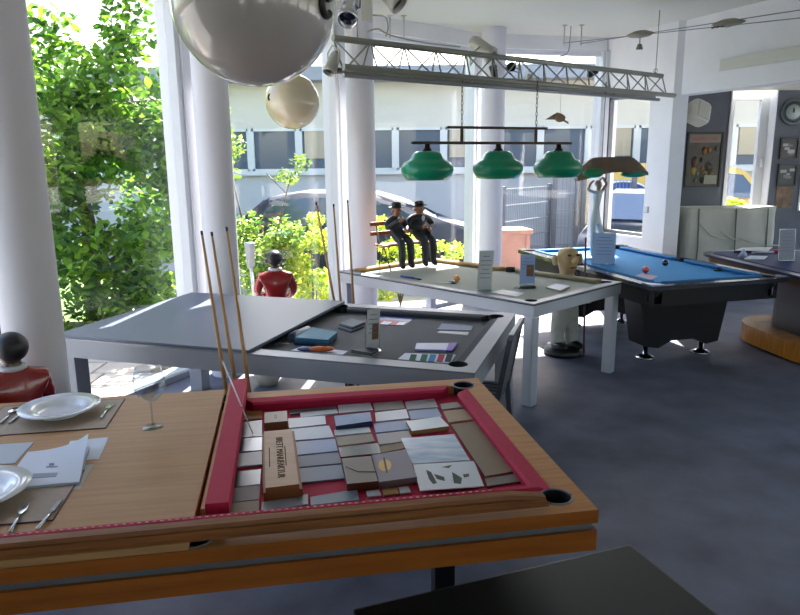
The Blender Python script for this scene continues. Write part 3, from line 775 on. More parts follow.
# papers on the board
PAP = mat('paper', '#ccd3e2', .6); PAP2 = mat('paper grey', '#aab2be', .5)
tile('paper_sheet', 'white sheet sticking out behind the booklet', 'paper', [(70, 441), (109, 437), (99, 459), (62, 461)], BZ+.0022, .001, PAP)
tile('paper_sheet', 'greyish translucent sheet under the booklet, near corner', 'paper', [(30, 470), (94, 464), (80, 489), (22, 492)], BZ+.0012, .0008, mat('paper trans', '#a9a69f', .5))
tile('paper_sheet', 'light sheet at the left edge behind the booklet', 'paper', [(-25, 446), (34, 442), (15, 463), (-40, 467)], BZ+.0022, .001, PAP2)
tile('paper_sheet', 'small light sheet at the left edge beside the booklet', 'paper', [(-30, 473), (12, 471), (-2, 487), (-45, 490)], BZ+.0022, .001, PAP2)
# booklet with curled cover
z0 = BZ+.003
cb = at(45, 470, z=z0); t = thing('booklet', 'white booklet with a curled cover and a grey title bar', 'booklet', (cb.x, cb.y, z0), 0)
cs = [at(*q, z=z0+.004) for q in ((28, 453), (90, 447), (79, 483), (0, 490))]
lo = [p-cb for p in cs]
obj('pages', MB().prism([(p.x, p.y) for p in lo], 0, .007), mat('pages', '#b3bccb', .6), t)
mb = MB(); N = 8; g = []
for i in range(N+1):
    row = []
    for j in range(N+1):
        u, v = i/N, j/N
        p = lo[0].lerp(lo[1], u).lerp(lo[3].lerp(lo[2], u), v)
        row.append(mb.bm.verts.new((p.x, p.y, .0085+.045*(u**3)*((1-v)**1.5))))
    g.append(row)
for i in range(N):
    for j in range(N): 
        f = mb.bm.faces.new((g[i][j], g[i+1][j], g[i+1][j+1], g[i][j+1])); f.smooth = True
obj('cover', mb, PAP, t)
def onb(px, py): p = at(px, py, z=z0+.012)-cb; return (p.x, p.y)
obj('title_bar', MB().prism([onb(*q) for q in ((33, 473), (58, 472), (56, 476), (32, 477.5))], .0095, .0105), mat('title grey', '#8d97aa', .6), t)
obj('printed_emblem', MB().prism([onb(*q) for q in ((49, 463.5), (54, 463), (54, 465), (49, 465.5))], .0115, .0125).prism([onb(*q) for q in ((46, 466.5), (58, 466), (58, 466.8), (46, 467.3))], .0115, .0125), mat('title dark', '#77819a', .6), t)

# ---------- table 2 (steel frame)
x, y, t_, L, W, Z = TB[1]
GREYF = mat('grey lacquer', '#8b8f97', .42, var=.03, scale=3); CLG = mat('grey cloth', '#5c5d60', .85, var=.05, scale=80)
T2 = thing('pool_table', 'grey steel-framed dining pool table with grey cloth in the middle', 'pool table', (x, y, 0), rzT(1))
obj('apron', ringmesh((-L, 0, 0, W), (-L+.05, -.05, .05, W-.05), .645, .752), GREYF, T2)
obj('rail_frame', ringmesh((-L-.002, .002, -.002, W+.002), (-L+.09, -.09, .10, W-.10), .7525, .762), STEEL, T2, 'brushed steel rail')
obj('playing_surface', MB().b(-L+.06, -.05, .05, W-.05, .70, .722), CLG, T2)
DG = mat('cushion grey', '#48494d', .85)
obj('cushion', cushion(-.17, W-.10, -1.20, W-.10, .05, .722, .760), DG, T2)
obj('cushion', cushion(-.09, .17, -.09, W-.17, .05, .722, .760), DG, T2)
obj('cushion', cushion(-1.20, .10, -.17, .10, .05, .722, .760), DG, T2)
for q in ((-.11, .12), (-.11, W-.12), (-1.235, W-.10)): pocket(T2, q[0], q[1], .7605, .05)
for q in ((-.06, .06), (-L+.06, .06), (-.06, W-.06), (-L+.06, W-.06)):
    obj('leg', MB().b(q[0]-.055, q[0]+.055, q[1]-.055, q[1]+.055, 0, .645, bev=.004), GREYF, T2)
mb = MB().b(-L+1.245, 0, 0, W, 0, .018, bev=.003)
o = obj('table_cover_board', mb, mat('blue grey laminate', '#5f6879', .4, var=.02, scale=2, spec=.3)); o.location = tw(1, 1.245, 0, .7628); o.rotation_euler = (0, 0, rzT(1))
tag(o, 'grey laminate cover board closing the left half of the steel-framed table', 'table top')
Z2 = .7225
def t2item(name, label, cat, quad, th, m, side=None, lift=0, group=None): return tile(name, label, cat, quad, Z2+.0006+lift+th, th, m, group, side)
o = t2item('colour_strip', 'white strip with five cloth colour swatches near the rail', 'colour chart', [(396, 360.5), (405, 353), (456, 354.5), (450, 363)], .002, PAP)
for k, (cx, cc) in enumerate(((413, '#0d5c46'), (424, '#1f6f58'), (432.5, '#3f7fb8'), (441, '#a8283e'), (449, '#2b3b40'))):
    z_ = Z2+.003
    obj('swatch', MB().prism([rel(px, py, z_, o) for px, py in ((cx-4.5, 361.5), (cx-2, 354.3), (cx+4, 354.8), (cx+1.5, 362))], .0021, .004), mat('swatch'+cc, cc, .8), o)
o = t2item('tip_box', 'flat blue-grey box with a purple end on the grey cloth', 'box', [(415, 349), (416.5, 343), (456, 343), (450, 350)], .012, mat('box blue grey', '#7f8bb3', .4))
obj('end_cap', MB().prism([rel(px, py, Z2+.013, o) for px, py in ((446, 350.2), (449, 342.8), (457.5, 342.5), (452, 350.3))], .0005, .0128), mat('purple', '#5a35a5', .5), o)
t2item('sample_strip', 'blue-grey strip of cloth near the far rail', 'sample strip', [(437, 329.5), (442, 323.5), (473, 326), (471, 330.5)], .004, mat('strip blue', '#6a7798', .6))
t2item('sample_strip', 'white strip below the blue-grey one', 'sample strip', [(437, 332.5), (440, 330.8), (469, 332), (467.5, 335)], .003, mat('strip white', '#b5b6b4', .5))
o = t2item('magazine', 'red and blue printed leaflet by the far rail', 'leaflet', [(363, 323.5), (379, 315), (415, 317.5), (404, 325.5)], .002, mat('leaflet blue', '#3b4c8e', .4))
z_ = Z2+.003
for poly, cc in (([(363, 323.5), (371, 319), (404, 321.5), (404, 325.5)], '#a33648'), ([(368, 321.5), (372, 319.5), (377, 320), (373, 323)], '#d5d8dc'), ([(380, 324), (384, 321.2), (392, 322), (388, 324.8)], '#cfd6ea'), ([(396, 324.8), (399, 322), (406, 322.5), (403, 325)], '#d5d8dc')):
    obj('printed_area', MB().prism([rel(px, py, z_, o) for px, py in poly], .0021+.0005*(cc != '#a33648'), .0027+.0005*(cc != '#a33648')), mat('print'+cc, cc, .5), o)
def fabric_book(label, quad, cols, th=.006):
    t = thing('fabric_sample_book', label, 'sample book', (*(sum([at(*q, z=Z2) for q in quad], Vector())/4).xy, Z2+.0008))
    c0 = t.location
    for i, cc in enumerate(cols):
        sh = (i*.5)
        obj('swatch_card', MB().prism([((at(px+sh, py-sh*1.2, z=Z2)-c0).x, (at(px+sh, py-sh*1.2, z=Z2)-c0).y) for px, py in quad], i*th*1.1, i*th*1.1+th), mat('card'+cc, cc, .6), t)
    return t
fabric_book('dark ringed swatch book with pale pages beside the acrylic sign', [(338, 329), (350, 324), (364, 327.5), (351, 333)], ['#2b3038', '#7d8590', '#20262e', '#59656f'])
fabric_book('dark and cream swatch book near the front rail', [(350, 354.5), (358, 350), (378, 353.5), (371, 358)], ['#8a8a66', '#39424c', '#2a3038'])
o = fabric_book('thick petrol blue folded cloth sample', [(294, 345), (311, 334.5), (337, 339), (327, 347.5)], ['#1d2d46', '#24506c', '#1c6f8c'], .012)
o = t2item('leaflet', 'white leaflet under an orange wrapped bundle', 'leaflet', [(286, 352), (303, 346), (348, 351), (338, 357.5)], .001, PAP)
t = thing('orange_bundle', 'small orange and blue wrapped bundle on the white leaflet', 'bundle', (*at(318, 352, z=Z2).xy, Z2+.0024))
obj('orange_wrap', MB().sphere((.02, 0, .016), 1, (.075, .028, .0155), 10), mat('orange', '#c4622c', .6), t); obj('blue_wrap', MB().sphere((-.06, .01, .012), 1, (.06, .025, .0115), 10), mat('wrap blue', '#37467f', .6), t)
c = at(305, 334, z=Z2); e = at(292, 341, z=Z2)
t = thing('cloth_roll', 'small white and blue roll of cloth at the cover board edge', 'cloth roll', (c.x, c.y, Z2+.0008))
obj('roll', MB().tube([(.02, .01, .025), ((e-c).x, (e-c).y, .025)], .024, 20), mat('roll white', '#bfc6cf', .6), t); obj('band', MB().tube([((e-c).x*.55, (e-c).y*.55, .026), ((e-c).x*1.05, (e-c).y*1.05, .026)], .0245, 20), mat('roll blue', '#4a5468', .6), t)
t = thing('key_bunch', 'bunch of metal keys on the cloth beside the cover board', 'keys', (*at(277, 345, z=Z2).xy, Z2+.001), .5)
obj('key_ring', MB().tube(arc((0, 0), .018, 0, 2*PI*.97, 22, .003), .002, 6), CHROME, t)
for k, ga in enumerate((.2, .9, -.6)):
    R_ = Matrix.Rotation(ga, 4, 'Z')
    obj('key', MB().box((.05, 0, .004+k*.002), (.05, .007, .002), M=R_).lathe([(0, 0), (.011, 0), (.011, .002), (0, .002)], n=16, M=R_ @ Matrix.Translation((.024, 0, .003+k*.002))), STEEL, t)
# acrylic sign stands
def sign(name, label, pos, rz, w, h, tilt, paper, lines=6, pic=False, base=.06, bend=0):
    t = thing(name, label, 'sign', pos, rz)
    M = Matrix.Translation((0, 0, .004)) @ Matrix.Rotation(-tilt, 4, 'X')
    obj('acrylic_holder', MB().box((0, 0, h/2), (w+.008, .003, h+.004), M=M), ACRYL, t)
    obj('paper_sheet', MB().box((0, -.003, h/2), (w, .0012, h-.004), M=M), paper, t)
    ln = MB()
    for k in range(lines): 
        ww = w*(.75 if k % 3 else .5); ln.box((0, -.0042, h*.86-k*h*.11), (ww, .0008, h*.022), M=M)
    if pic: obj('printed_picture', MB().box((w*.18, -.0042, h*.45), (w*.5, .0008, h*.4), M=M), mat('sign picture', '#7a5a45', .5), t)
    obj('printed_lines', ln, mat('print grey', '#7e8aa0', .6), t)
    obj('foot', MB().box((0, -.0, .002), (w+.01, base*2, .004)), ACRYL, t)
    return t
SP = mat('sign paper', '#c9cfd8', .5); SPG = mat('sign paper grey', '#c4c6c8', .5); SPB = mat('sign paper blue', '#8fa6d0', .5)
p = at(372, 350, z=Z2); s1 = sign('acrylic_sign', 'twisted clear acrylic sign stand on the grey cloth', (p.x, p.y, Z2+.0008), .35, .075, .25, -.18, SPG, 5, True, .045)
for o in list(s1.children): pass
# ---------- table 3
x, y, t_, L, W, Z = TB[2]
CL3 = mat('pale sage cloth', '#8e948a', .85, var=.03, scale=60); SILV = mat('silver lacquer', '#b9bdc6', .35, .3)
T3 = thing('pool_table', 'slim silver-legged pool table with pale sage cloth carrying the two figurines', 'pool table', (x, y, 0), rzT(2))
obj('apron', ringmesh((-L+.004, -.004, .004, W-.004), (-L+.05, -.05, .05, W-.05), .68, .765), SILV, T3)
obj('black_edge', ringmesh((-L, 0, 0, W), (-L+.04, -.04, .04, W-.04), .7655, .772), BLACKM, T3, 'thin black edge line')
obj('rail_frame', ringmesh((-L, 0, 0, W), (-L+.07, -.07, .07, W-.07), .7725, .782), mat('grey rail', '#787d88', .4), T3)
obj('playing_surface', MB().b(-L+.05, -.05, .05, W-.05, .73, .757), CL3, T3)
KH = mat('khaki cushion', '#8a7f62', .8); 
KL = mat('ochre cushion', '#a98755', .8)
obj('cushion', cushion(-.15, W-.07, -L/2+.06, W-.07, .05, .757, .795), KH, T3)
obj('cushion', cushion(-L/2-.06, W-.07, -L+.15, W-.07, .05, .757, .795), KL, T3)
obj('cushion', cushion(-L+.07, W-.14, -L+.07, .14, .05, .757, .795), KL, T3)
obj('cushion', cushion(-.07, .14, -.07, W-.14, .03, .757, .781), CL3, T3)
obj('cushion', cushion(-L+.14, .07, -.14, .07, .03, .757, .781), CL3, T3)
for q in ((-.09, W-.09), (-L/2, W-.07), (-L+.09, W-.09), (-.09, .09)): pocket(T3, q[0], q[1], .793 if q[1] > .5 and q[0] < -.5 else .7805, .045)
for q in ((-.055, .055), (-L+.055, .055), (-.055, W-.055), (-L+.055, W-.055)):
    obj('leg', MB().b(q[0]-.042, q[0]+.042, q[1]-.042, q[1]+.042, 0, .68, bev=.012), SILV, T3)
Z3 = .7575
def pos3(px, py, z=Z3): p = at(px, py, z=z); return (p.x, p.y, z+.0006)
sign('acrylic_sign', 'grey leaning acrylic sign on the sage cloth right of the figurines', pos3(484, 290), .05, .11, .34, -.28, SPG, 6, False, .05)
sign('acrylic_sign', 'blue acrylic sign with a small picture on the sage cloth near the far cushion', pos3(527, 284), -.12, .12, .25, -.06, SPB, 4, True, .02)
tile('paper_sheet', 'flat white sheet in front of the leaning sign on the sage cloth', 'paper', [(490, 292), (503, 289.5), (525, 293), (517, 296.5)], Z3+.0015, .001, SPG)
tile('notebook', 'closed grey notebook with white cover at the right end of the sage cloth', 'book', [(546, 287), (556, 283.5), (570, 286), (560, 290.5)], Z3+.014, .013, mat('book cover', '#a9b0c4', .5), None, mat('book pages', '#8d8f7c', .7))
t = thing('keyed_case', 'small black case with a metal loop below the blue sign', 'case', pos3(523, 288.5), .1)
obj('case', MB().b(-.02, .10, -.02, .02, 0, .02, bev=.004), mat('case green black', '#262f28', .5), t)
obj('loop', MB().tube([(-.02, 0, .004), (-.05, .03, .01), (-.08, 0, .006), (-.05, -.03, .004), (-.02, 0, .004)], .003, 6), CHROME, t)
t = thing('scissors', 'dark blue handled scissors on the sage cloth beside the orange ball', 'scissors', pos3(452, 283), .2)
obj('handle', MB().tube(arc((0, .02), .022, 0, 2*PI*.97, 18, .005), .005, 6), mat('navy plastic', '#20264e', .4), t)
obj('handle', MB().tube(arc((0, -.03), .022, 0, 2*PI*.97, 18, .005), .005, 6), MATS['navy plastic'], t)
obj('blade', MB().prism([(-.02, -.012), (-.15, -.002), (-.02, .004)], .003, .006), STEEL, t)
o = obj('billiard_ball', MB().sphere((0, 0, .028), .028), mat('orange ball', '#d88a3a', .15, coat=.5)); o.location = pos3(457, 281.5); tag(o, 'orange ball on the sage cloth near the scissors', 'ball')
t = thing('blue_marker', 'blue marker pen lying at the feet of the figurines', 'pen', pos3(401, 277), at(420, 281, z=Z3).y-at(401, 277, z=Z3).y)
e = at(421, 280.5, z=Z3)-at(401, 277, z=Z3)
t.rotation_euler = (0, 0, math.atan2(e.y, e.x))
obj('barrel', MB().tube([(0, 0, .009), (e.length*.7, 0, .009)], .0085, 12), mat('pen blue', '#343b9c', .4), t); obj('cap', MB().tube([(e.length*.7, 0, .009), (e.length, 0, .009)], .007, 12), mat('pen cap', '#23285e', .4), t)

# ---------- table 4 (blue cloth)
x, y, t_, L, W, Z = TB[3]
BLUE = mat('azure cloth', '#1287c6', .8, var=.03, scale=70); RB = mat('dark rail laminate', '#25262f', .22, coat=.5); BODY = mat('black cabinet', '#141417', .5, spec=.25)
T4 = thing('pool_table', 'large black pool table with bright blue cloth on the right', 'pool table', (x, y, 0), rzT(3))
mb = MB(); mb.prism([(-L+.06, .05), (-.06, .05), (-.06, W-.05), (-L+.06, W-.05)], .62, .765)
obj('cabinet', mb, BODY, T4)
obj('rail_frame', ringmesh((-L, 0, 0, W), (-L+.12, -.12, .12, W-.12), .765, .80), RB, T4, 'glossy dark rail')
mb = MB(); mb.b(-L+.08, -.08, .08, W-.08, .75, .778)
obj('playing_surface', mb, BLUE, T4)
cu = MATS['azure cloth']; CU2 = mat('cushion blue', '#1a6fa8', .8)
for a_ in ((-.17, W-.12, -L/2+.06, W-.12), (-L/2-.06, W-.12, -L+.17, W-.12), (-L+.12, W-.17, -L+.12, .17), (-.12, .17, -.12, W-.17), (-L+.17, .12, -L/2-.06, .12), (-L/2+.06, .12, -.17, .12)):
    obj('cushion', cushion(*a_, .05, .778, .812), CU2, T4)
for q in ((-.11, .11), (-.11, W-.11), (-L+.11, .11), (-L+.11, W-.11), (-L/2, .085), (-L/2, W-.085)): pocket(T4, q[0], q[1], .799, .06)
for cx, cy, sx, sy in ((0, 0, -1, 1), (0, W, -1, -1), (-L, 0, 1, 1), (-L, W, 1, -1)):
    mb = MB().prism([(cx, cy), (cx+sx*.13, cy), (cx+sx*.11, cy+sy*.045), (cx+sx*.045, cy+sy*.11), (cx, cy+sy*.13)][::(1 if sx*sy > 0 else -1)], .799, .812)
    obj('corner_casting', mb, CHROME, T4)
for cy in (.02,):
    for cx in (-.42, -.72, -L/2-.42, -L/2-.72+.1):
        obj('sight', MB().lathe([(0, .8), (.008, .8), (.008, .802), (0, .802)], (cx, cy+.04, 0), 12), SP, T4)
for ax, nm in ((-.66, 0), (-1.95, 1)):
    mb = MB()
    pts = [(.27, .64), (.37, .14), (.50, .12), (.63, .18), (.87, .18), (1.0, .12), (1.13, .14), (1.22, .64)]
    P1_ = [mb.bm.verts.new((ax-.13, p[0], p[1])) for p in pts]; P2_ = [mb.bm.verts.new((ax+.13, p[0], p[1])) for p in pts]
    mb.bm.faces.new(P1_); mb.bm.faces.new(P2_[::-1])
    for i in range(len(pts)): mb.bm.faces.new((P1_[i], P1_[(i+1) % len(pts)], P2_[(i+1) % len(pts)], P2_[i]))
    lg = obj('leg', mb, BODY, T4)
    for cy in (.46, 1.06):
        obj('levelling_foot', MB().lathe([(0, 0), (.09, 0), (.09, .012), (.05, .03), (.022, .04), (.022, .15), (0, .15)], (ax, cy, 0), 28), CHROME, lg)
Z4 = .779
def pos4(px, py, z=Z4): p = at(px, py, z=z); return (p.x, p.y, z+.0005)
for lab, px, py, m in (('orange-red billiard ball on the blue cloth', 645.5, 273, mat('red ball', '#c8452a', .12, coat=.6)), ('dark billiard ball on the blue cloth behind the red one', 665, 266, mat('black ball', '#1a1a2c', .12, coat=.6))):
    o = obj('billiard_ball', MB().sphere((0, 0, .0305), .0305), m); o.location = pos4(px, py); tag(o, lab, 'ball', 'billiard balls on the blue table')
tile('leaflet', 'pink leaflet lying beside the red ball on the blue cloth', 'leaflet', [(631, 277), (643, 273), (658, 276), (650, 281)], Z4+.002, .0012, mat('pink leaflet', '#9c8aa4', .5))
sign('acrylic_sign', 'upright acrylic sign in front of the white statue on the blue cloth', pos4(603, 264), -.15, .21, .30, -.05, mat('sign paper lilac', '#9db2d4', .5), 6, False, .05)
t = thing('chalk_holder', 'small dark chalk holder on the far right of the blue cloth', 'chalk holder', pos4(718, 271), .3)
obj('clip', MB().b(-.04, .04, -.012, .012, 0, .012, bev=.003), BLACK, t); obj('chalk', MB().b(-.01, .02, -.011, .011, .012, .034, bev=.002), mat('chalk', '#31435f', .9), t)

# ---------- table 5 (far right)
NAVY = mat('navy cloth top', '#222c5a', .6, spec=.2, var=.05, scale=5); GOLD = mat('amber lacquered wood', '#d8922c', .25, col2='#b9741a', scale=3, stretch=(1, 10, 1), coat=.6)
def rrect(x0, x1, y0, y1, r, n=10):
    pts = []
    for cx, cy, a0 in ((x1-r, y0+r, -PI/2), (x1-r, y1-r, 0), (x0+r, y1-r, PI/2), (x0+r, y0+r, PI)):
        for k in range(n+1): a = a0+PI/2*k/n; pts.append((cx+r*math.cos(a), cy+r*math.sin(a)))
    return pts
fl = Vector((3.17, 7.28)); nl = Vector((3.40, 5.35)); ag = math.atan2((fl-nl).y, (fl-nl).x)-PI/2
T5 = thing('pool_table', 'round-cornered navy pool table on an amber wooden base at the right edge', 'pool table', (nl.x, nl.y, 0), ag)
L = 2.0; W = 1.2; D5 = (fl-nl).length
obj('rail_frame', MB().prism(rrect(0, W, -.35, D5, .28), .775, .80), mat('navy rail', '#1c2240', .35, spec=.35), T5)
obj('playing_surface', MB().prism(rrect(.10, W-.10, -.25, D5-.10, .18), .801, .806), NAVY, T5)
obj('skirt', MB().prism(rrect(.04, W-.04, -.31, D5-.04, .25), .70, .774), mat('amber dark skirt', '#4d3418', .3, coat=.4), T5)
bp = at(742, 325, z=.16)
obj('base', MB().prism(rrect(.10, W-.1, .05, 1.42, .42), .02, .19), GOLD, T5, 'curved amber lacquered wooden base')
obj('pedestal', MB().prism(rrect(.30, W-.3, .35, 1.05, .12), .17, .70), mat('pedestal dark', '#3a3a3c', .4), T5)
Z5 = .8065
def pos5(px, py): p = at(px, py, z=Z5); return (p.x, p.y, Z5+.0006)
tile('flat_box', 'flat white box lying on the navy table', 'box', [(734, 250.5), (742, 247.5), (773, 247), (768, 251)], Z5+.025, .0245, mat('flat box', '#b9bcbc', .5), None, BLACKM)
tile('booklet', 'white booklet lying on the navy table under the small cue ball set', 'booklet', [(744, 258.5), (750, 255.5), (768, 256), (764, 259)], Z5+.008, .0075, SP)
t = thing('ball_rack', 'short silver rod with a red end on the navy table', 'rod', pos5(752, 254.2), .1)
obj('rod', MB().tube([(0, 0, .015), (.25, .02, .015)], .012, 12), mat('rod silver', '#a6a9b8', .3), t); obj('red_end', MB().tube([(.25, .02, .018), (.34, .03, .018)], .017, 12), mat('red end', '#a02a3a', .4), t)
p = pos5(786, 261); sign('acrylic_sign', 'tilted acrylic sign standing on the navy table at the right', p, -.12, .14, .30, .12, mat('sign paper dim', '#9298aa', .5), 6, False, .03)
p = pos5(743, 257); t = thing('white_cone', 'small pale paper cone on the navy table', 'cone', p)
obj('cone', MB().lathe([(0, 0), (.05, 0), (.012, .07), (0, .072)], n=20), mat('cone pale', '#a3adc4', .5), t); obj('tip', MB().sphere((0, 0, .073), .012, n=8), SP, t)

# ---------- covered crate
cr = thing('covered_table', 'upright folded table under a creased pale grey fabric cover by the dark wall', 'covered table', (3.80, 8.95, 0), 0)
CV = mat('pale fabric cover', '#b4b6ae', .85, var=.08, scale=2.5, bump=.5)
mb = MB(); x1 = at(776, 215, y=8.95).x-3.80; nx, nz = 26, 14; g = []
r7 = random.Random(5)
for i in range(nx+1):
    row = []
    for j in range(nz+1):
        xx = x1*i/nx; zz = .02+1.13*j/nz
        row.append(mb.bm.verts.new((xx-.0, .012*math.sin(xx*9+zz*4)+.01*math.sin(zz*13-xx*5)+r7.uniform(-.004, .004), zz+(.012*math.sin(xx*7) if j == nz else 0))))
    g.append(row)
for i in range(nx):
    for j in range(nz): f = mb.bm.faces.new((g[i][j], g[i+1][j], g[i+1][j+1], g[i][j+1])); f.smooth = True
top = [mb.bm.verts.new((v.co.x, .42, 1.15)) for v in [g[i][nz] for i in range(nx+1)]]
for i in range(nx): mb.bm.faces.new((g[i][nz], g[i+1][nz], top[i+1], top[i]))
bot = [mb.bm.verts.new((x1*i/nx, .42, .02)) for i in range(nx+1)]
for i in range(nx): mb.bm.faces.new((top[i], top[i+1], bot[i+1], bot[i])); 
for i in (0, nx):
    col_ = [g[i][j] for j in range(nz+1)]; mb.bm.faces.new(col_+[top[i], bot[i]])
for i in range(nx): mb.bm.faces.new((bot[i], bot[i+1], g[i+1][0], g[i][0]))
obj('fabric_cover', mb, CV, cr)
for px_ in (x1-.12, .13, .62): obj('seam', MB().tube([(px_, -.022, .05), (px_+.02, -.024, .6), (px_, -.020, 1.14)], .009, 6), mat('seam', '#6c6e69', .9), cr)
for k_ in range(4): obj('crease', MB().tube([(.15+.27*k_, -.02, .95-.1*k_), (.30+.27*k_, -.026, .80-.05*k_), (.52+.25*k_, -.02, .74-.03*k_)], [.003, .012, .003], 6), CV, cr)

# ================================================================== WALL THINGS ON DARK WALL (y = 9.62)
YW = 9.62
def wallrect(x0, y0, x1, y1):
    a = at(x0, (y0+y1)/2, y=YW); b = at(x1, (y0+y1)/2, y=YW); c_ = at((x0+x1)/2, y0, y=YW); d_ = at((x0+x1)/2, y1, y=YW)
    return (a.x+b.x)/2, (c_.z+d_.z)/2, b.x-a.x, c_.z-d_.z
def picture(label, rect, fcol, fw, art, mat_border=None):
    cx, cz, w, h = wallrect(*rect)
    t = thing('framed_picture', label, 'picture', (cx, YW-.001, cz), 0)
    f = MB()
    f.b(-w/2, w/2, -.03, 0, h/2-fw, h/2); f.b(-w/2, w/2, -.03, 0, -h/2, -h/2+fw)
    f.b(-w/2, -w/2+fw, -.03, 0, -h/2+fw, h/2-fw); f.b(w/2-fw, w/2, -.03, 0, -h/2+fw, h/2-fw)
    obj('frame', f, mat('pic frame'+fcol, fcol, .4), t)
    art(t, w-2*fw, h-2*fw)
    return t
def poster(t, w, h):
    obj('print', MB().b(-w/2, w/2, -.012, -.002, -h/2, h/2), mat('poster ground', '#3f3c37', .35, col2='#201f1c', scale=7), t)
    obj('margin', MB().b(-w/2+.01, w/2-.01, -.0135, -.012, h/2-.12, h/2-.01), mat('poster margin', '#77746c', .4), t)
    text_mesh('HARRISON!', .082, Matrix.Translation((0, -.015, h/2-.075)) @ Matrix.Rotation(PI/2, 4, 'X') @ Matrix.Diagonal((.86, 1, 1, 1)), mat('poster red', '#a5342a', .5), t)
    r = random.Random(9); cols = ['#7a4c20', '#2b2a26', '#8f7a3f', '#4a2c22', '#59605a', '#3a3f2c']
    for i in range(26):
        m = mat('poster blob'+str(i % 6), cols[i % 6], .5)
        x_, z_ = r.uniform(-w*.36, w*.36), r.uniform(-h*.40, h*.22); s_ = r.uniform(.02, .055)
        obj('painted_figure', MB().lathe([(0, 0), (s_, 0), (s_, .001), (0, .001)], n=9, M=Matrix.Translation((x_, -.0125-.0004*i, z_)) @ Matrix.Rotation(PI/2, 4, 'X') @ Matrix.Diagonal((1, 1.5, 1, 1))), m, t)
    obj('caption_box', MB().b(.02, w/2-.03, -.026, -.024, -h/2+.02, -h/2+.14), mat('poster cap', '#8c8e84', .5), t)
picture('large black-framed poster with red heading on the dark wall pier', (685.5, 132, 721, 187), '#1c1c1b', .022, poster)
def photo(seed):
    def f_(t, w, h):
        obj('mount', MB().b(-w/2, w/2, -.012, -.002, -h/2, h/2), mat('photo mount', '#30343a', .4), t)
        r = random.Random(seed); mb = MB(); 
        m2 = MB()
        for i in range(7):
            x_, z_, s_ = r.uniform(-w*.3, w*.3), r.uniform(-h*.3, h*.3), r.uniform(.02, .05)
            (mb if i % 2 else m2).b(x_-s_, x_+s_, -.0135-.0005*i, -.012-.0005*i, z_-s_*.5, z_+s_*.5)
        obj('photo_light', mb, mat('photo light', '#9aa0a3', .4), t); obj('photo_mid', m2, mat('photo mid', '#6c7276', .4), t)
    return f_
picture('small black-framed photograph under the clock', (779.5, 138, 798, 159), '#16171a', .022, photo(1))
picture('small black-framed photograph, lower of the two on the right pier', (777, 164, 796, 186), '#16171a', .022, photo(2))
cx, cz, w, h = wallrect(775.5, 186.5, 792, 208)
o = obj('art_print', MB().b(-w/2, w/2, -.01, 0, -h/2, h/2), mat('tan print', '#8a735c', .6, col2='#4e3a2c', scale=9)); o.location = (cx, YW-.001, cz); tag(o, 'unframed tan and brown art print below the two small photographs', 'picture')
cc = at(793, 112, y=YW)
t = thing('wall_clock', 'round grey wall clock at the top of the right pier', 'clock', (cc.x, YW-.001, cc.z))
RX = Matrix.Rotation(PI/2, 4, 'X')
obj('rim', MB().lathe([(.145, 0), (.175, 0), (.175, .02), (.145, .02)], n=40, M=RX), mat('clock rim', '#5d666c', .4), t)
obj('glass_rim', MB().lathe([(0, 0), (.144, 0), (.144, .010), (0, .010)], n=40, M=RX), mat('clock outer', '#4b5960', .4), t)
obj('face', MB().lathe([(0, .010), (.10, .010), (.10, .014), (0, .014)], n=40, M=RX), mat('clock face', '#9aa6a6', .4), t)
obj('hour_hand', MB().b(-.008, .008, -.018, -.015, -.01, .055), BLACK, t); obj('minute_hand', MB().b(-.012, .012, -.021, -.018, -.008, .035), BLACK, t)
# loudspeaker
sp = at(698, 113, y=8.6)
t = thing('wall_loudspeaker', 'pale barrel-shaped loudspeaker tilted on a bracket over the poster', 'loudspeaker', sp)
R_ = Euler((-.35, .38, .25)).to_matrix().to_4x4()
obj('cabinet', MB().box((0, 0, 0), (.25, .2, .28), M=R_, bev=.06), mat('speaker grey', '#d0d2ca', .6), t)
obj('grille', MB().box((.0, -.088, 0), (.17, .035, .21), M=R_, bev=.01), mat('speaker grille', '#b4b8b2', .6), t)
bk = MB().tube([(-.02, .08, .0), (-.08, .35, .03), (-.05, .6, .05), (-.05, .9, .05)], .012, 8); obj('bracket', bk, BLACKM, t)
obj('cable', MB().tube([(-.06, .1, .05), (-.14, .12, .18), (-.18, .1, .5), (-.15, .1, .71)], .003, 6), SP, t)

# ================================================================== TRUSS, LAMPS
TL = at(333, 38, y=5.0); TR = at(662, 76, y=7.5)
TR = Vector((TR.x, TR.y, TR.z))
d = (TR-TL).normalized(); side = Vector((-d.y, d.x, 0)).normalized()
TR = TL+d*(TR-TL).length
TT = thing('lighting_truss', 'silver triangular lighting truss hanging under the ceiling', 'truss', TL)
h_ = .20; top0, top1 = Vector((0, 0, 0)), TR-TL
b0a, b0b = top0-Vector((0, 0, h_))-side*.09+d*.02, top1-Vector((0, 0, h_))-side*.09+d*.12
c0a, c0b = top0-Vector((0, 0, h_))+side*.09-d*.02, top1-Vector((0, 0, h_))+side*.09+d*.02
for a, b in ((top0, top1), (b0a, b0b), (c0a, c0b)): obj('chord', MB().tube([a, b], .023, 14), ALU, TT)
N = 13
for (p0, p1), (q0, q1) in (((top0, top1), (b0a, b0b)), ((top0, top1), (c0a, c0b)), ((b0a, b0b), (c0a, c0b))):
    mb = MB()
    for i in range(N):
        u, v, w = i/N, (i+.5)/N, (i+1)/N
        A_, B_, C_ = p0.lerp(p1, u), q0.lerp(q1, v), p0.lerp(p1, w)
        mb.tube([A_, B_], .0065, 6); mb.tube([B_, C_], .0065, 6)
    o = obj('lattice', mb, ALU, TT)
for u in (.05, .97):
    q = top0.lerp(top1, u); obj('suspension_cable', MB().tube([q, Vector((q.x, q.y, 3.272-TL.z))], .004, 6), STEEL, TT)
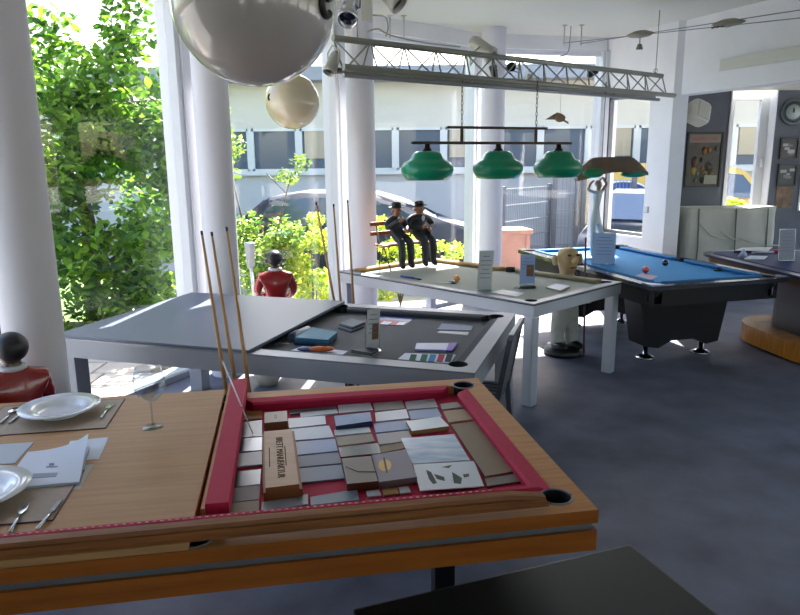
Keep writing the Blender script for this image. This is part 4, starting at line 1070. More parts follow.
obj('eye_bolt', MB().tube([tuple(top0.lerp(top1, .97)+Vector((.02*math.cos(k*.52), 0, .045+.02*math.sin(k*.52)))) for k in range(12)], .004, 6, closed=True), CHROME, TT)
# light tube under truss
q0, q1 = b0a.lerp(b0b, -.0), b0a.lerp(b0b, .93)
t = thing('light_bar', 'slim white light bar fixed beneath the lighting truss', 'light bar', TL)
obj('housing', MB().tube([q0-Vector((0, 0, .055)), q1-Vector((0, 0, .055))], .016, 12), mat('bar housing', '#8d9094', .3, .6), t)
obj('clips', MB().tube([q0.lerp(q1, .3)-Vector((0, 0, .03)), q0.lerp(q1, .3)-Vector((0, 0, .06))], .012, 8).tube([q0.lerp(q1, .8)-Vector((0, 0, .03)), q0.lerp(q1, .8)-Vector((0, 0, .06))], .012, 8), STEEL, t)

def spotlight(label, pos, aim, s=1.0, body=ALU, lens=BLACK, hook=None):
    t = thing('spotlight', label, 'spotlight', pos, 0, 'stage spotlights')
    z = Vector(aim).normalized(); R = z.to_track_quat('Z', 'Y').to_matrix().to_4x4() @ Matrix.Diagonal((s, s, s, 1))
    obj('body', MB().lathe([(0, -.11), (.035, -.11), (.05, -.08), (.055, -.02), (.058, .06), (.066, .08), (.066, .11), (.058, .11), (.05, .07)], n=28, M=R), body, t)
    obj('lens', MB().lathe([(0, .075), (.055, .075), (.055, .08), (0, .08)], n=24, M=R), lens, t)
    ho = Vector(hook) if hook is not None else Vector((0, 0, .14*s))
    pv = [R @ Vector((.062, 0, 0)), R @ Vector((.08, 0, -.02))+ho*.5, ho, R @ Vector((-.08, 0, -.02))+ho*.5, R @ Vector((-.062, 0, 0))]
    obj('yoke', MB().tube(pv, .007*s, 6), body, t)
    return t
WB = mat('lamp white', '#b4b5ae', .4, .2)
def tp(px, py, u): 
    y_ = (TL+(TR-TL)*u).y; return at(px, py, y=y_)
spotlight('silver par spotlight at the top of the truss left of its middle', tp(482, 48, .47), (.6, -.25, -.5), 1.1, WB, BLACK, (-.1, .02, -.14))
spotlight('small black spotlight on the truss facing the viewer', tp(510, 67, .56), (.05, -1, -.1), .62, BLACK, BLACK, (.1, .02, -.05))
spotlight('black cone spotlight at the lower truss chord left of the facing one', tp(494, 73, .52), (-.2, .2, 1), .55, BLACK, BLACK, (0, 0, .07))
spotlight('small spotlight with black lens hanging under the truss middle', tp(529, 80, .62), (-.1, -.4, -.8), .5, WB, BLACK, (0, 0, .08))
spotlight('black spotlight inside the right half of the truss', tp(592, 73, .77), (.3, .3, .2), .6, BLACK, BLACK, (0, 0, .06))
spotlight('pale spotlight hanging at the left end of the truss', tp(333, 63, .02), (-.25, -.3, -.7), .75, WB, BLACK, (0, 0, .12))
p = at(350, 9, y=4.2); spotlight('chrome spotlight on the ceiling beside the big ball', p, (-.1, -.55, -.6), .9, CHROME, mat('lens dark', '#171b3a', .1), (.02, 0, 3.28-p.z-.002))
p = at(388, -6, y=4.2); spotlight('second ceiling spotlight cut by the top picture edge', p, (.5, -.2, -.5), .9, WB, BLACK, (0, 0, 3.28-p.z-.002))
# power cable loops over the truss
def cord(name, label, pts, r, m): 
    o = obj(name, MB().tube(pts, r, 6), m); centre(o); tag(o, label, 'cable'); return o
def bez(pts, n=8):
    P_ = [Vector(p) for p in pts]; P_ = [P_[0]]+P_+[P_[-1]]; out = []
    for i in range(1, len(P_)-2):
        for k in range(n):
            t_ = k/n; a, b, c_, d_ = P_[i-1], P_[i], P_[i+1], P_[i+2]
            out.append(.5*((2*b)+(-a+c_)*t_+(2*a-5*b+4*c_-d_)*t_*t_+(-a+3*b-3*c_+d_)*t_**3))
    out.append(P_[-2]); return out
CB = mat('cable grey', '#9b9d96', .6)
cord('power_cable', 'grey cable dropping from the ceiling rose onto the truss', bez([at(571, 26.5, y=8.1), at(570, 40, y=7.9), at(568, 52, y=7.3), at(560, 57, y=6.72)]), .006, CB)
cord('power_cable', 'grey cable curving from the ceiling to the left end of the truss', bez([at(373, 15, y=6.9), at(385, 17, y=6.7), at(388, 27, y=6.2), at(386, 36, y=5.4)]), .007, CB)
cord('power_cable', 'thin cable lying in a loop over the left part of the truss', bez([at(367, 32, y=5.3), at(378, 29, y=5.3), at(390, 35, y=5.3), at(420, 42, y=5.6), at(460, 47, y=5.9)]), .006, CB)
p = at(367, 16, y=6.9); o = obj('junction_box', MB().b(-.05, .05, -.05, .05, -.05, 3.28-p.z-.002, bev=.005), mat('box pale', '#b7b9b1', .6)); o.location = p; tag(o, 'pale junction box on the ceiling above the left end of the truss', 'junction box')

# three-shade fixture
FA = tp(461, 130, .36); 
fa = at(412, 142.0, y=5.62); fb = at(571, 144.0, y=6.25)
fixd = (fb-fa); fixd.z = 0; Lf = fixd.length; ga = math.atan2(fixd.y, fixd.x)
zb = (fa.z+fb.z)/2
fx = thing('pool_table_lamp', 'pool table lamp with three green glass shades on a dark double bar', 'lamp', (fa.x, fa.y, zb), ga)
BRZ = mat('dark bronze', '#2a2220', .35, .6)
obj('lower_bar', MB().b(0, Lf, -.015, .015, -.012, .012, bev=.003), BRZ, fx)
ux = lambda px: (at(px, 142, y=fa.y+(fb.y-fa.y)*((px-412)/159)).xy-fa.xy).length
u1, u2 = ux(447), ux(546)
zup = .125
obj('upper_bar', MB().b(u1, u2, -.012, .012, zup-.011, zup+.011, bev=.003), BRZ, fx)
GRN = mat('green glass', '#05835f', .3, coat=.15, spec=.4)
GRN.node_tree.nodes['Principled BSDF'].inputs['Transmission Weight'].default_value = .0
chx = (ux(461), ux(535))
for u in chx: 
    obj('strut', MB().b(u-.010, u+.010, -.010, .010, 0, zup), BRZ, fx)
    mb = MB(); zt_ = 2.50-zb
    n = int((zt_-zup)/.036)
    for i in range(n):
        z_ = zup+.014+i*.036
        M_ = Matrix.Translation((u, 0, z_)) @ Matrix.Rotation((i % 2)*PI/2+.6, 4, 'Z')
        mb.tube([M_ @ Vector((.009*math.cos(k*PI/4), 0, .023*math.sin(k*PI/4))) for k in range(8)], .0028, 5, closed=True)
    obj('chain', mb, mat('chain', '#5a5250', .4, .7), fx)
for px in (427, 497.5, 558.5):
    u = ux(px)
    s = obj('lamp_shade', MB().lathe([(.035, -.065), (.09, -.068), (.120, -.088), (.138, -.122), (.150, -.138), (.190, -.155), (.214, -.190), (.216, -.225), (.200, -.262), (.170, -.298), (.165, -.298), (.194, -.260), (.209, -.224), (.207, -.193), (.185, -.161), (.146, -.144), (.132, -.125), (.114, -.095), (.088, -.075), (.035, -.072)], (u, 0, 0), 48), GRN, fx)
    obj('shade_holder', MB().lathe([(0, -.005), (.022, -.01), (.026, -.04), (.05, -.066), (.05, -.07), (0, -.07)], (u, 0, 0), 24), BRZ, s)
    obj('bulb', MB().sphere((u, 0, -.15), .035, (1, 1, 1.2), 10), mat('bulb', '#d8d8d0', .3), s)
# bronze hood lamp
hc = at(602, 180, y=6.75)
hl = thing('hood_lamp', 'long dark bronze hood lamp with green underside hanging over the blue table', 'lamp', (at(612, 168, y=6.75).x, 6.75, at(612, 168, y=6.75).z), -.1)
HB = mat('aged bronze', '#6b5c50', .6, .1, var=.15, scale=10)
mb = MB(); N = 20; rows = []
for i in range(N+1):
    s_ = i/N; X = -.34+.66*s_
    fl_ = .09*(1-abs(2*s_-1))**.6
    topz = .105-.02*abs(2*s_-1)**3 - (max(0, abs(2*s_-1)-.55)**1.2)*.30
    lowz = -.12+.055*math.sin(PI*s_)**1.5+ (.05*s_)
    row = []
    for (yy, zz) in ((-.17, lowz), (-.15, lowz+.03), (-.08, topz), (.08, topz), (.15, lowz+.03), (.17, lowz)):
        row.append(mb.bm.verts.new((X, yy*(.7+.3*math.sin(PI*s_)), zz)))
    rows.append(row)
for i in range(N):
    for k in range(5): f = mb.bm.faces.new((rows[i][k], rows[i+1][k], rows[i+1][k+1], rows[i][k+1]))
mb.bm.faces.new(rows[0]); mb.bm.faces.new(rows[-1][::-1])
o = obj('hood', mb, HB, hl)
obj('green_lining', MB().sphere((-.20, -.135, -.045), 1, (.10, .035, .045), 12), mat('green lining', '#0d7a4c', .4), hl); obj('green_lining', MB().sphere((.18, -.12, -.06), 1, (.12, .04, .03), 12), mat('teal lining', '#0c7f70', .4), hl)
q = hl.location.z
obj('rod', MB().tube([(-.10, 0, .09), (-.10, 0, 2.50-q)], .005, 8), STEEL, hl)
# balls
BALL = mat('ivory ball', '#b5b2ac', .16, coat=.5, var=.03, scale=2)
def globe(label, px, py, rpx, y, m, marks):
    c_ = at(px, py, y=y); r = .25
    t = thing('hanging_ball', label, 'ball', c_, 0, 'giant cue balls hanging from the ceiling')
    obj('shell', MB().sphere((0, 0, 0), r, n=32), m, t)
    obj('suspension_cord', MB().tube([(0, 0, r-.005), (0, 0, 3.28-c_.z)], .003, 6), STEEL, t)
    for k, (a0, a1, rr, cx_, cz_) in enumerate(marks):
        pts = []
        for i in range(13):
            a = a0+(a1-a0)*i/12; th = cx_+rr*math.cos(a); ph = cz_+rr*math.sin(a)*1.0
            pts.append((math.cos(ph)*math.cos(th)*r*1.001, math.cos(ph)*math.sin(th)*r*1.001, math.sin(ph)*r*1.001))
        obj('black_marking', MB().tube(pts, .010*rr/.1, 8), BLACK, t)
    return t
gy = 2.24
g1_ = globe('giant ivory ball with black lettering hanging at the top left', 254, 2, 81, gy, BALL,
      [(PI*.95, PI*1.75, .13, -.36, -.10), (PI*.95, PI*1.75, .13, -.36, .09), (PI*.95, PI*1.75, .13, -.36, .28)])
globe('smaller-looking yellowish ball hanging further back', 292.5, 101.5, 26, 6.55, mat('yellowed ball', '#bfa878', .16, coat=.5, col2='#b7b09a', scale=2), [(PI*.6, PI*1.4, .10, -2.35, .1)])
# birds / mobiles
def bird(label, pos, s, cordlen, m):
    t = thing('hanging_bird', label, 'ornament', pos, .3, None)
    obj('body', MB().sphere((0, 0, 0), 1, (.05*s, .03*s, .035*s), 10), m, t)
    for sg_ in (-1, 1):
        mb = MB(); mb.prism([(0, 0), (.05*s, .01), (.03*s, .05*s), (-.11*s, .09*s), (-.05*s, .03*s)], -.004, .004, M=Matrix.Rotation(sg_*.5+.5, 4, 'X') @ Matrix.Rotation(sg_*.8, 4, 'Z'))
        obj('wing', mb, m, t)
    obj('tail', MB().prism([(0, -.01*s), (.06*s, -.05*s), (.09*s, -.02*s), (.03*s, .015*s)], -.003, .003, M=Matrix.Rotation(.6, 4, 'Y')), m, t)
    obj('cord', MB().tube([(0, 0, .02*s), (0, 0, cordlen)], .002, 6), STEEL, t)
p = at(560, 118, y=6.9); bird('small brown bird ornament hanging from the truss', p, 1.15, 2.55-p.z, mat('bird brown', '#8a7358', .7))
# cable lights
wa, wb = at(564, 43, y=8.2), at(800, 18, y=5.6); wc, wd = at(581, 43.5, y=8.2), at(800, 10, y=5.6)
def ext(a, b, k=1.35): return a+(b-a)*k
cord('tension_wire', 'lower tension wire of the cable lights below the ceiling', [wa, ext(wa, wb)], .004, STEEL)
cord('tension_wire', 'upper tension wire of the cable lights below the ceiling', [wc, ext(wc, wd)], .004, STEEL)
for lab, a in (('left stand-off rod holding the tension wires', wa), ('right stand-off rod holding the tension wires', wc)):
    t = thing('wire_standoff', lab, 'wire holder', a, 0, 'tension wire stand-offs')
    obj('rod', MB().tube([(0, 0, -.02), (0, 0, 3.28-a.z-.01)], .007, 8), WB, t); obj('plate', MB().lathe([(0, 0), (.03, 0), (.03, .008), (0, .008)], (0, 0, 3.28-a.z-.009), 16), WB, t)
for lab, px_ in (('left of the two short ceiling rods above the left part of the truss', 390), ('right of the two short ceiling rods above the left part of the truss', 404)):
    a = at(px_, 36, y=7.6)
    t = thing('wire_standoff', lab, 'wire holder', a, 0, None)
    obj('rod', MB().tube([(0, 0, -.02), (0, 0, 3.28-a.z-.01)], .007, 8), WB, t); obj('plate', MB().lathe([(0, 0), (.03, 0), (.03, .008), (0, .008)], (0, 0, 3.28-a.z-.009), 16), WB, t)
def wirelamp(lab, u, s, spot):
    c_ = (wa.lerp(ext(wa, wb), u)+wc.lerp(ext(wc, wd), u))/2
    t = thing('cable_lamp', lab, 'lamp', c_, -.8, 'lamps on the tension wires')
    obj('canopy', MB().lathe([(0, .04), (.06, .035), (.13, .012), (.15, 0), (.10, -.02), (0, -.035)], n=28, M=Matrix.Diagonal((s, s*.6, s, 1))), mat('lamp taupe', '#8c887a', .5), t)
    if spot:
        obj('stem', MB().tube([(0, 0, -.03), (-.0, 0, -.10)], .006, 6), ALU, t); obj('spot_head', MB().lathe([(0, 0), (.02, 0), (.035, -.05), (0, -.05)], (0, 0, -.09), 16), mat('head taupe', '#7b776b', .5), t)
    else:
        mb = MB()
        for k in range(3): mb.tube([(-.12+k*.04, -.05, -.03), (-.02+k*.05, .05, .02)], .008, 6)
        obj('clip', mb, mat('clip taupe', '#5e5a50', .5), t)
wirelamp('taupe cable lamp with a small spot head', .285, 1.0, True)
wirelamp('taupe cable lamp nearer the right edge', .565, .95, False)

# ================================================================== CUES
CW = mat('cue maple', '#b98a55', .35, coat=.3); CD = mat('cue dark butt', '#2a2422', .35, coat=.3)
def cue(label, tip, thr, foot_y=None, group='cues', dark=True, L=1.45):
    """tip and through: world points; the cue continues down to the floor"""
    d_ = (thr-tip).normalized(); k = tip.z/-d_.z; foot = tip+d_*k
    t = thing('billiard_cue', label, 'cue', foot, 0, group)
    v = tip-foot; Lc = v.length
    obj('butt', MB().tube([v*.003, v*.30], [.0145, .0125], 12), CD, t)
    obj('shaft', MB().tube([v*.30, v*.985], [.0125, .0065], 12), CW, t)
    obj('tip', MB().tube([v*.985, v], [.0068, .0066], 12), mat('tip dark', '#3a3d45', .6), t)
g = 'cues leaning on the near side of the grey table'
for lab, a, b in (('left cue of the three leaning on the grey table', (201.5, 231), (224.5, 380)), ('middle cue of the three leaning on the grey table', (211.5, 232), (235.5, 385)), ('right cue of the three leaning on the grey table', (226.5, 227), (247, 375))):
    A_ = at(*a, y=3.62); B_ = at(*b, y=3.40)
    cue(lab, A_, B_, group=g)
g = 'cues standing behind the grey table'
for lab, a, b, yy in (('left cue of the three standing behind the grey table', (316, 202), (334, 300), 5.25), ('middle cue of the three standing behind the grey table', (333.5, 204), (340.5, 300), 5.30), ('right cue of the three standing behind the grey table', (347.5, 200), (353.5, 303), 5.32)):
    A_ = at(*a, y=yy); B_ = at(*b, y=yy-.06)
    cue(lab, A_, B_, group=g)

# ================================================================== CHAIRS
CHM = mat('chair grey metal', '#4e5158', .4, .4)
def chair(label, pos, rz):
    t = thing('slatted_chair', label, 'chair', pos, rz, None)
    # local: seat centre at origin, faces -x, backrest at +x
    for sx, sy in ((-.2, -.2), (-.2, .2)): obj('leg', MB().bar((sx, sy, 0), (sx, sy, .43), .03, bev=.004), CHM, t)
    for sy in (-.2, .2): obj('leg', MB().bar((.24, sy, 0), (.2, sy, .45), .03, bev=.004).bar((.2, sy, .45), (.27, sy, .84), .03, bev=.004), CHM, t)
    mb = MB()
    for k in range(7): mb.b(-.22, .2, -.21+k*.063, -.165+k*.063, .43, .45)
    obj('seat', mb, CHM, t)
    mb = MB()
    for k in range(11):
        z0_ = .50+k*.03
        mb.bar((.205+.07*(z0_-.45)/.39, -.19, z0_), (.205+.07*(z0_-.45)/.39, .19, z0_), .008, .016)
    obj('backrest', mb, CHM, t)
    obj('top_rail', MB().bar((.275, -.22, .845), (.275, .22, .845), .03, .035, bev=.006), mat('chair top', '#777b82', .35, .5), t)
chair('dark slatted chair pushed in at the right end of the grey table', tw(1, .16, .62), rzT(1))
st = tw(1, .80, .95)
t = thing('black_stool', 'low black slatted stool under the grey table', 'stool', st, rzT(1))
mb = MB()
for k in range(6): mb.b(-.2+k*.068, -.15+k*.068, -.18, .18, .41, .44)
obj('seat', mb, BLACKM, t)
for k in (-.17, .17):
    for j in (-.15, .15): obj('leg', MB().b(k-.015, k+.015, j-.015, j+.015, 0, .41), BLACKM, t)
# flower pot under table 2
c = at(268, 384, z=0.0)
t = thing('round_pot', 'round pale pot standing on the floor beyond the grey table', 'pot', (c.x, c.y, 0))
obj('bowl', MB().lathe([(0, 0), (.07, 0), (.10, .05), (.115, .12), (.11, .125), (.09, .06), (0, .03)], n=32), mat('pot beige', '#b3ada0', .6), t)
obj('soil', MB().lathe([(0, .09), (.10, .10), (0, .105)], n=24), BARK, t)

# ================================================================== BENCH in the foreground right
DG_ = mat('dark green leather', '#252c26', .38, var=.08, scale=6, bump=.05, coat=.1)
q = [at(630, 543, z=.46), at(352, 608, z=.46)]; e1 = (q[1]-q[0]); ang = math.atan2(e1.y, e1.x)
t = thing('upholstered_bench', 'low bench with dark green leather seat in the foreground right corner', 'bench', (q[0].x, q[0].y, 0), ang)
Lb = e1.length; 
obj('seat', MB().b(0, Lb, 0, .62, .38, .46, bev=.012), DG_, t)
for lx in (.06, Lb-.06):
    for ly in (.06, .56): obj('leg', MB().b(lx-.025, lx+.025, ly-.025, ly+.025, 0, .38, bev=.003), BLACKM, t)
# metal foot glimpsed under the near table
# ================================================================== FIGURES
def skinned(nodes, edges, mats, fn, subdiv=2, parent=None, name='body'):
    """nodes: [(x,y,z,r) or (x,y,z,rx,ry)] -> one continuous skinned surface"""
    me = bpy.data.meshes.new(name); me.from_pydata([n[:3] for n in nodes], edges, []); 
    o = bpy.data.objects.new(name, me); COL.objects.link(o)
    m = o.modifiers.new('s', 'SKIN'); m.use_smooth_shade = True
    if not me.skin_vertices: 
        me.attributes.new('x', 'FLOAT', 'POINT')
    for i, n in enumerate(nodes):
        r = (n[3], n[4] if len(n) > 4 else n[3]); 
        me.skin_vertices[0].data[i].radius = r
    me.skin_vertices[0].data[0].use_root = True
    s_ = o.modifiers.new('d', 'SUBSURF'); s_.levels = subdiv; s_.render_levels = subdiv
    dg = bpy.context.evaluated_depsgraph_get(); dg.update()
    ev = bpy.data.meshes.new_from_object(o.evaluated_get(dg))
    bpy.data.objects.remove(o)
    ev.materials.clear()
    for mm in mats: ev.materials.append(mm)
    for p in ev.polygons: p.material_index = fn(p.center); p.use_smooth = True
    ob = bpy.data.objects.new(name, ev); COL.objects.link(ob)
    if parent is not None: ob.parent = parent
    return ob
SKIN = mat('figure skin', '#a87358', .5); SKD = mat('figure dark skin', '#4a3226', .35, coat=.3); RED = mat('red lacquered jacket', '#8e1a1a', .25, coat=.5, var=.1, scale=8)
HAIR = mat('black hair', '#17181d', .4); CHAR = mat('black suit', '#23262e', .5, var=.2, scale=20); WSH = mat('figure white', '#c9cbd0', .4)
def has_skin():
    return True
def butler(label, pos, rz, s=1.0):
    t = thing('butler_statue', label, 'statue', pos, rz, 'red-jacketed butler statues'); t.scale = (s, s, s)
    # standing figure about 1.04 m, faces -y locally
    nd = [(0, 0, .50, .085, .075), (0, 0, .60, .085, .07), (0, .005, .72, .125, .085), (0, .005, .80, .12, .075), (0, .0, .865, .04), (0, -.005, .90, .042), (0, -.01, .955, .066, .074), (0, -.008, 1.00, .055, .06),
          (.125, .005, .80, .045), (.16, -.01, .68, .038), (.13, -.11, .60, .03), (.06, -.17, .62, .026),
          (-.125, .005, .80, .045), (-.16, -.01, .68, .038), (-.13, -.11, .60, .03), (-.06, -.17, .62, .026),
          (.055, 0, .42, .06), (.06, 0, .24, .045), (.06, 0, .06, .036), (.06, -.07, .035, .033), (-.055, 0, .42, .06), (-.06, 0, .24, .045), (-.06, 0, .06, .036), (-.06, -.07, .035, .033)]
    ed = [(0, 1), (1, 2), (2, 3), (3, 4), (4, 5), (5, 6), (6, 7), (3, 8), (8, 9), (9, 10), (10, 11), (3, 12), (12, 13), (13, 14), (14, 15), (0, 16), (16, 17), (17, 18), (18, 19), (0, 20), (20, 21), (21, 22), (22, 23)]
    def fn(c_):
        if c_.z > .872: return 1
        if c_.y < -.13 and c_.z > .5: return 1
        if c_.z < .44: return 2
        return 0
    skinned(nd, ed, [RED, SKD, BLACK], fn, parent=t)
    obj('hair', MB().sphere((0, .012, .965), 1, (.071, .076, .070), 16), HAIR, t)
    obj('collar', MB().tube([(.05*math.cos(k*PI/8), .045*math.sin(k*PI/8), .868) for k in range(16)], .013, 8, closed=True), WSH, t)
    fc = MB().sphere((.07, -.01, .94), 1, (.012, .018, .022), 8).sphere((-.07, -.01, .94), 1, (.012, .018, .022), 8).sphere((0, -.085, .94), 1, (.012, .016, .016), 8)
    obj('ears_and_nose', fc, SKD, t)
    obj('eyes', MB().sphere((.025, -.076, .965), .009, n=8).sphere((-.025, -.076, .965), .009, n=8), WSH, t)
    obj('tray', MB().lathe([(0, 0), (.12, 0), (.125, .012), (.12, .012), (0, .005)], (0, -.20, .645), 32), CHROME, t)
    obj('plinth', MB().lathe([(0, 0), (.16, 0), (.16, .03), (0, .03)], (0, -.02, 0), 32), BLACK, t)
pb1 = at(14, 380, y=2.95)
butler('red-jacketed butler statue beside the left column behind the plates', (at(12, 345, y=3.0).x, 2.98, 0), PI+1.0)
butler('red-jacketed butler statue seen from behind at the far window', (at(275, 270, y=5.85).x, 5.85, 0), PI+.25, 1.0)

# chef statue
cp = at(563, 341, z=0)
t = thing('chef_statue', 'comic big-headed statue in white clothes on a black base holding a rod', 'statue', (1.53, 6.12, 0), .3); t.scale = (1.13, 1.13, 1.13)
nd = [(0, 0, .38, .085, .08), (0, 0, .50, .09, .085), (0, 0, .60, .075, .07), (0, 0, .665, .045), (0, -.005, .73, .08, .085), (0, -.005, .83, .10, .10), (0, 0, .89, .07, .07),
      (.11, 0, .58, .04), (.16, -.06, .48, .034), (.13, -.14, .46, .03), (-.11, 0, .58, .04), (-.15, -.06, .46, .034), (-.10, -.14, .42, .03),
      (.06, 0, .25, .065), (.07, 0, .12, .06), (.075, -.03, .06, .05), (-.06, 0, .25, .065), (-.07, 0, .12, .06), (-.075, -.03, .06, .05)]
ed = [(0, 1), (1, 2), (2, 3), (3, 4), (4, 5), (5, 6), (2, 7), (7, 8), (8, 9), (2, 10), (10, 11), (11, 12), (0, 13), (13, 14), (14, 15), (0, 16), (16, 17), (17, 18)]
skinned(nd, ed, [mat('old white', '#b9b7ad', .6, var=.1, scale=20), mat('old cream face', '#b79c70', .5, var=.15, scale=12)], lambda c_: 1 if c_.z > .665 or (c_.y < -.13) else 0, parent=t)
for sx in (-.115, .115): obj('ear', MB().sphere((sx, .0, .79), 1, (.02, .028, .045), 10), MATS['old cream face'], t)
obj('nose', MB().sphere((0, -.11, .79), 1, (.025, .03, .028), 10), MATS['old cream face'], t)
obj('eyes', MB().sphere((.04, -.095, .835), 1, (.018, .012, .010), 8).sphere((-.04, -.095, .835), 1, (.018, .012, .010), 8), mat('eye dark', '#4a2e1c', .4), t)
obj('mouth', MB().sphere((0, -.092, .735), 1, (.032, .014, .008), 8), mat('mouth brown', '#6d3b28', .5), t)
obj('rod', MB().tube([(.09, -.16, .04), (.05, -.17, .98)], .008, 8), mat('rod brown', '#5b3a22', .5), t)
obj('base', MB().lathe([(0, 0), (.155, 0), (.165, .02), (.155, .05), (.145, .055), (.14, .075), (0, .08)], n=36), BLACK, t)
obj('shoes', MB().sphere((.075, -.05, .085), 1, (.055, .09, .035), 12).sphere((-.075, -.05, .085), 1, (.055, .09, .035), 12), BLACK, t)

# white classical statue on table 4
sp_ = pos4(593.5, 258.5)
t = thing('white_statuette', 'white classical figure statuette with raised arms on the blue table', 'statue', sp_, .5)
k = 0.88/1.0
nd = [(0, 0, .50, .052, .040), (.0, 0, .60, .036, .030), (.01, 0, .70, .045, .036), (.012, 0, .755, .04, .028), (.015, 0, .79, .016), (.02, -.005, .815, .022), (.025, -.008, .845, .028, .032), (.025, 0, .875, .020, .022),
      (.072, 0, .77, .018), (.15, -.0, .86, .015), (.10, .02, .935, .012), (.055, .02, .90, .010),
      (-.05, 0, .77, .018), (-.15, -.01, .80, .015), (-.09, .01, .875, .012), (-.03, .02, .90, .010),
      (.040, 0, .42, .034), (.065, -.05, .28, .024), (.045, 0, .15, .019), (.04, .0, .04, .013), (.045, -.04, .022, .013),
      (-.038, 0, .42, .034), (-.032, -.0, .28, .025), (-.03, .01, .15, .019), (-.035, .0, .04, .013), (-.035, -.045, .022, .013)]
nd = [tuple(v*k for v in n[:3])+tuple(v*k*1.18 for v in n[3:]) for n in nd]
ed = [(0, 1), (1, 2), (2, 3), (3, 4), (4, 5), (5, 6), (6, 7), (3, 8), (8, 9), (9, 10), (10, 11), (3, 12), (12, 13), (13, 14), (14, 15), (0, 16), (16, 17), (17, 18), (18, 19), (19, 20), (0, 21), (21, 22), (22, 23), (23, 24), (24, 25)]
STW = mat('plaster white', '#b8c4cb', .5, var=.06, scale=14); STB = mat('plaster patina', '#9b8a78', .6, var=.1, scale=30)
skinned(nd, ed, [STW, STB], lambda c_: 1 if c_.z > .79*k else 0, parent=t)
obj('hair', MB().sphere((.027*k, .014*k, .865*k), 1, (.035, .036, .034), 12), STB, t)
obj('disc_base', MB().lathe([(0, -.0), (.085, 0), (.085, .01), (0, .012)], n=32), mat('disc pale blue', '#9dbacb', .4), t)

# seated pair on a bench
A_ = at(384, 262, z=Z3+.22); B_ = at(436, 258, z=Z3+.22)
mid3 = at(403, 268.5, z=Z3); ang = .62
t = thing('toy_bench', 'small wooden slatted bench under the two figurines', 'bench', (mid3.x+.02, mid3.y+.02, Z3+.0006), ang); t.scale = (1.08, 1.08, 1.08)
RW = mat('reddish bench wood', '#9b5a38', .5)
XL, XR = -.26, .36
for k in range(3): obj('seat_slat', MB().b(XL, XR, -.05+k*.055, -.005+k*.055, .215, .228, bev=.002), RW, t)
for z_ in (.30, .385): obj('back_slat', MB().b(XL-.02, XR, .125+.05*(z_-.3), .14+.05*(z_-.3), z_, z_+.035, bev=.002), RW, t)
for x_ in (XL+.05, XR-.05):
    obj('side_frame', MB().tube([(x_, .12, .0), (x_, .03, .21), (x_, -.08, .0)], .006, 6).tube([(x_, .03, .21), (x_, .10, .23), (x_, .155, .43)], .006, 6), mat('bench iron', '#3a3030', .5), t)
def sitter(label, x, fat, hatlean, raised, headx=0):
    M_ = Matrix.Translation(t_b.location) @ Matrix.Rotation(ang, 4, 'Z') @ Matrix.Scale(1.08, 4)
    p = M_ @ Vector((x, .02, .229))
    f_ = thing('seated_figurine', label, 'figurine', p, ang, 'two suited figurines sitting on the toy bench'); f_.scale = (1.08, 1.08, 1.08)
    w = fat
    nd = [(0, .02, .055, .060*w, .06*w), (0, .015, .11, .066*w, .062*w), (0, .02, .18, .064*w, .052*w), (0, .015, .22, .050*w, .04), (0, .005, .25, .026), (0+headx, -.005, .288, .042*w**.5, .048), (0+headx, -.0, .325, .034, .038),
          (.072*w, .015, .205, .034), (.105*w, -.01, .14, .031), (.055, -.085, .11, .024), (.02, -.115, .115, .018),
          (-.072*w, .015, .205, .034), (-.105*w, -.01, .14, .031), (-.045, -.085, .13+raised, .024), (.0, -.115, .16+raised, .018),
          (.038, -.06, .045, .040*w**.5), (.046, -.135, .035, .037), (.048, -.15, -.08, .034), (.048, -.145, -.18, .030), (.054, -.19, -.20, .022),
          (-.038, -.06, .045, .040*w**.5), (-.046, -.135, .035, .037), (-.048, -.15, -.08, .034), (-.048, -.145, -.18, .030), (-.054, -.19, -.20, .022)]
    ed = [(0, 1), (1, 2), (2, 3), (3, 4), (4, 5), (5, 6), (3, 7), (7, 8), (8, 9), (9, 10), (3, 11), (11, 12), (12, 13), (13, 14), (0, 15), (15, 16), (16, 17), (17, 18), (18, 19), (0, 20), (20, 21), (21, 22), (22, 23), (23, 24)]
    def fn(c_):
        if c_.z > .243: return 1
        if c_.y < -.105 and c_.z > .09: return 1
        if c_.z < -.185: return 2
        return 0
    skinned(nd, ed, [CHAR, SKIN, BLACK], fn, parent=f_)
    Mh = Matrix.Translation((headx, .0, .318)) @ Matrix.Scale(1.2, 4) @ Matrix.Rotation(hatlean, 4, 'X')
    obj('bowler_hat', MB().lathe([(0, .045), (.022, .043), (.036, .03), (.038, .0), (.058, -.002), (.060, .004), (.056, .0), (.036, -.006), (0, -.006)], n=28, M=Mh), BLACK, f_)
    obj('nose', MB().sphere((headx, -.054, .286), .010, n=8), SKIN, f_)
    for sx in (-1, 1): obj('ear', MB().sphere((headx+sx*.042*w**.5, 0, .288), 1, (.007, .011, .014), 8), SKIN, f_)
    obj('eyes', MB().sphere((headx+.015, -.048, .300), .004, n=6).sphere((headx-.015, -.048, .300), .004, n=6), BLACK, f_)
    obj('shirt_and_tie', MB().sphere((0, -.042*w, .215), 1, (.016, .014, .028), 8), WSH, f_)
t_b = t
# the pair's heads look to the right, so the whole bench faces right and towards the viewer
sitter('slim seated figurine in dark suit and bowler hat, left of the pair', -.075, 1.0, .0, .07)
sitter('stout seated figurine in dark suit and bowler hat, right of the pair', .18, 1.4, -.2, .0)

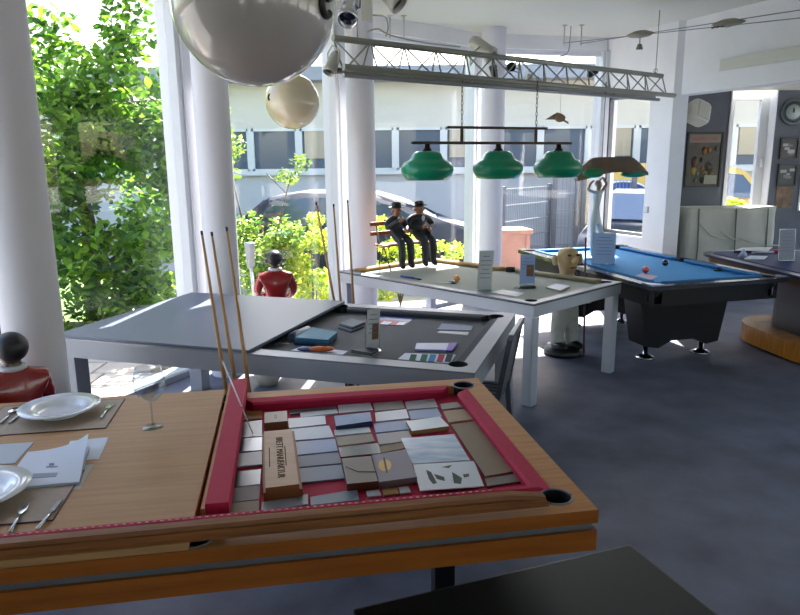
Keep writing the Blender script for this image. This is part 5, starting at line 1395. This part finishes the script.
# pocket holes cut through rails, cloth beds and cushions
def cut_pockets(T_):
    ps = [c_ for c_ in T_.children if c_.name.split('.')[0] == 'pocket']
    cy = MB()
    for p_ in ps:
        v = [w_.co for w_ in p_.data.vertices]; zt = max(w_.z for w_ in v)
        x0, x1 = min(w_.x for w_ in v), max(w_.x for w_ in v); y0, y1 = min(w_.y for w_ in v), max(w_.y for w_ in v)
        r_ = (x1-x0)/2+.0008
        cy.lathe([(0, zt-.16), (r_, zt-.16), (r_, zt+.1), (0, zt+.1)], ((x0+x1)/2, (y0+y1)/2, 0), 28)
    cme = cy.mesh('cutter', BLACK); co_ = bpy.data.objects.new('cutter', cme); COL.objects.link(co_)
    for o_ in list(T_.children):
        if o_.name.split('.')[0] in ('rail_frame', 'cushion', 'playing_surface', 'side_band', 'metal_strip', 'lower_rail', 'cabinet', 'apron', 'black_edge'):
            loc_, T_l = o_.parent, None
            o_.parent = None
            md = o_.modifiers.new('b', 'BOOLEAN'); md.operation = 'DIFFERENCE'; md.object = co_; md.solver = 'EXACT'
            dg = bpy.context.evaluated_depsgraph_get(); dg.update()
            me = bpy.data.meshes.new_from_object(o_.evaluated_get(dg))
            o_.modifiers.remove(md)
            if len(me.vertices) > 8: 
                me.materials.clear(); me.materials.append(o_.data.materials[0]); o_.data = me
            o_.parent = loc_
    bpy.data.objects.remove(co_)
for T_ in (T1, T2, T3, T4): cut_pockets(T_)

# ================================================================== CAMERA, LIGHT, WORLD
cam = bpy.data.cameras.new('camera'); co = bpy.data.objects.new('camera', cam); COL.objects.link(co)
cam.sensor_fit = 'HORIZONTAL'; cam.sensor_width = 36; cam.lens = F_PX/800*36
cam.clip_start = .05; cam.clip_end = 300
co.matrix_world = Matrix.Translation((0, 0, CAM_H)) @ Matrix.Rotation(PI/2-PITCH, 4, 'X') @ Matrix.Rotation(ROLL, 4, 'Z')
SC.camera = co
sun = bpy.data.lights.new('sun', 'SUN'); so = bpy.data.objects.new('sun', sun); COL.objects.link(so)
sun.energy = 16.0; sun.angle = math.radians(.6); sun.color = (1, .96, .9)
sd = Vector((.12, .99, 1.02)).normalized()
so.rotation_euler = (-sd).to_track_quat('-Z', 'Y').to_euler(); so.location = (0, 20, 20)
w = bpy.data.worlds.new('world'); SC.world = w; w.use_nodes = True
nt = w.node_tree; bg = nt.nodes['Background']
sky = nt.nodes.new('ShaderNodeTexSky'); sky.sky_type = 'NISHITA'; sky.sun_disc = False
sky.sun_elevation = math.radians(45); sky.sun_rotation = math.radians(7); sky.air_density = 1.3; sky.dust_density = 2.5; sky.ozone_density = 1.0
nt.links.new(sky.outputs[0], bg.inputs['Color']); bg.inputs['Strength'].default_value = .34
w.cycles.sampling_method = 'AUTOMATIC'
SC.view_settings.view_transform = 'Standard'; SC.view_settings.look = 'None'; SC.view_settings.gamma = 1; SC.view_settings.use_curve_mapping = False
SC.view_settings.exposure = 1.2
SC.cycles.use_denoising = True
SC.cycles.max_bounces = 10; SC.cycles.diffuse_bounces = 5; SC.cycles.glossy_bounces = 4; SC.cycles.transparent_max_bounces = 16
SC.cycles.sample_clamp_indirect = 6
SC.cycles.caustics_reflective = False; SC.cycles.caustics_refractive = False
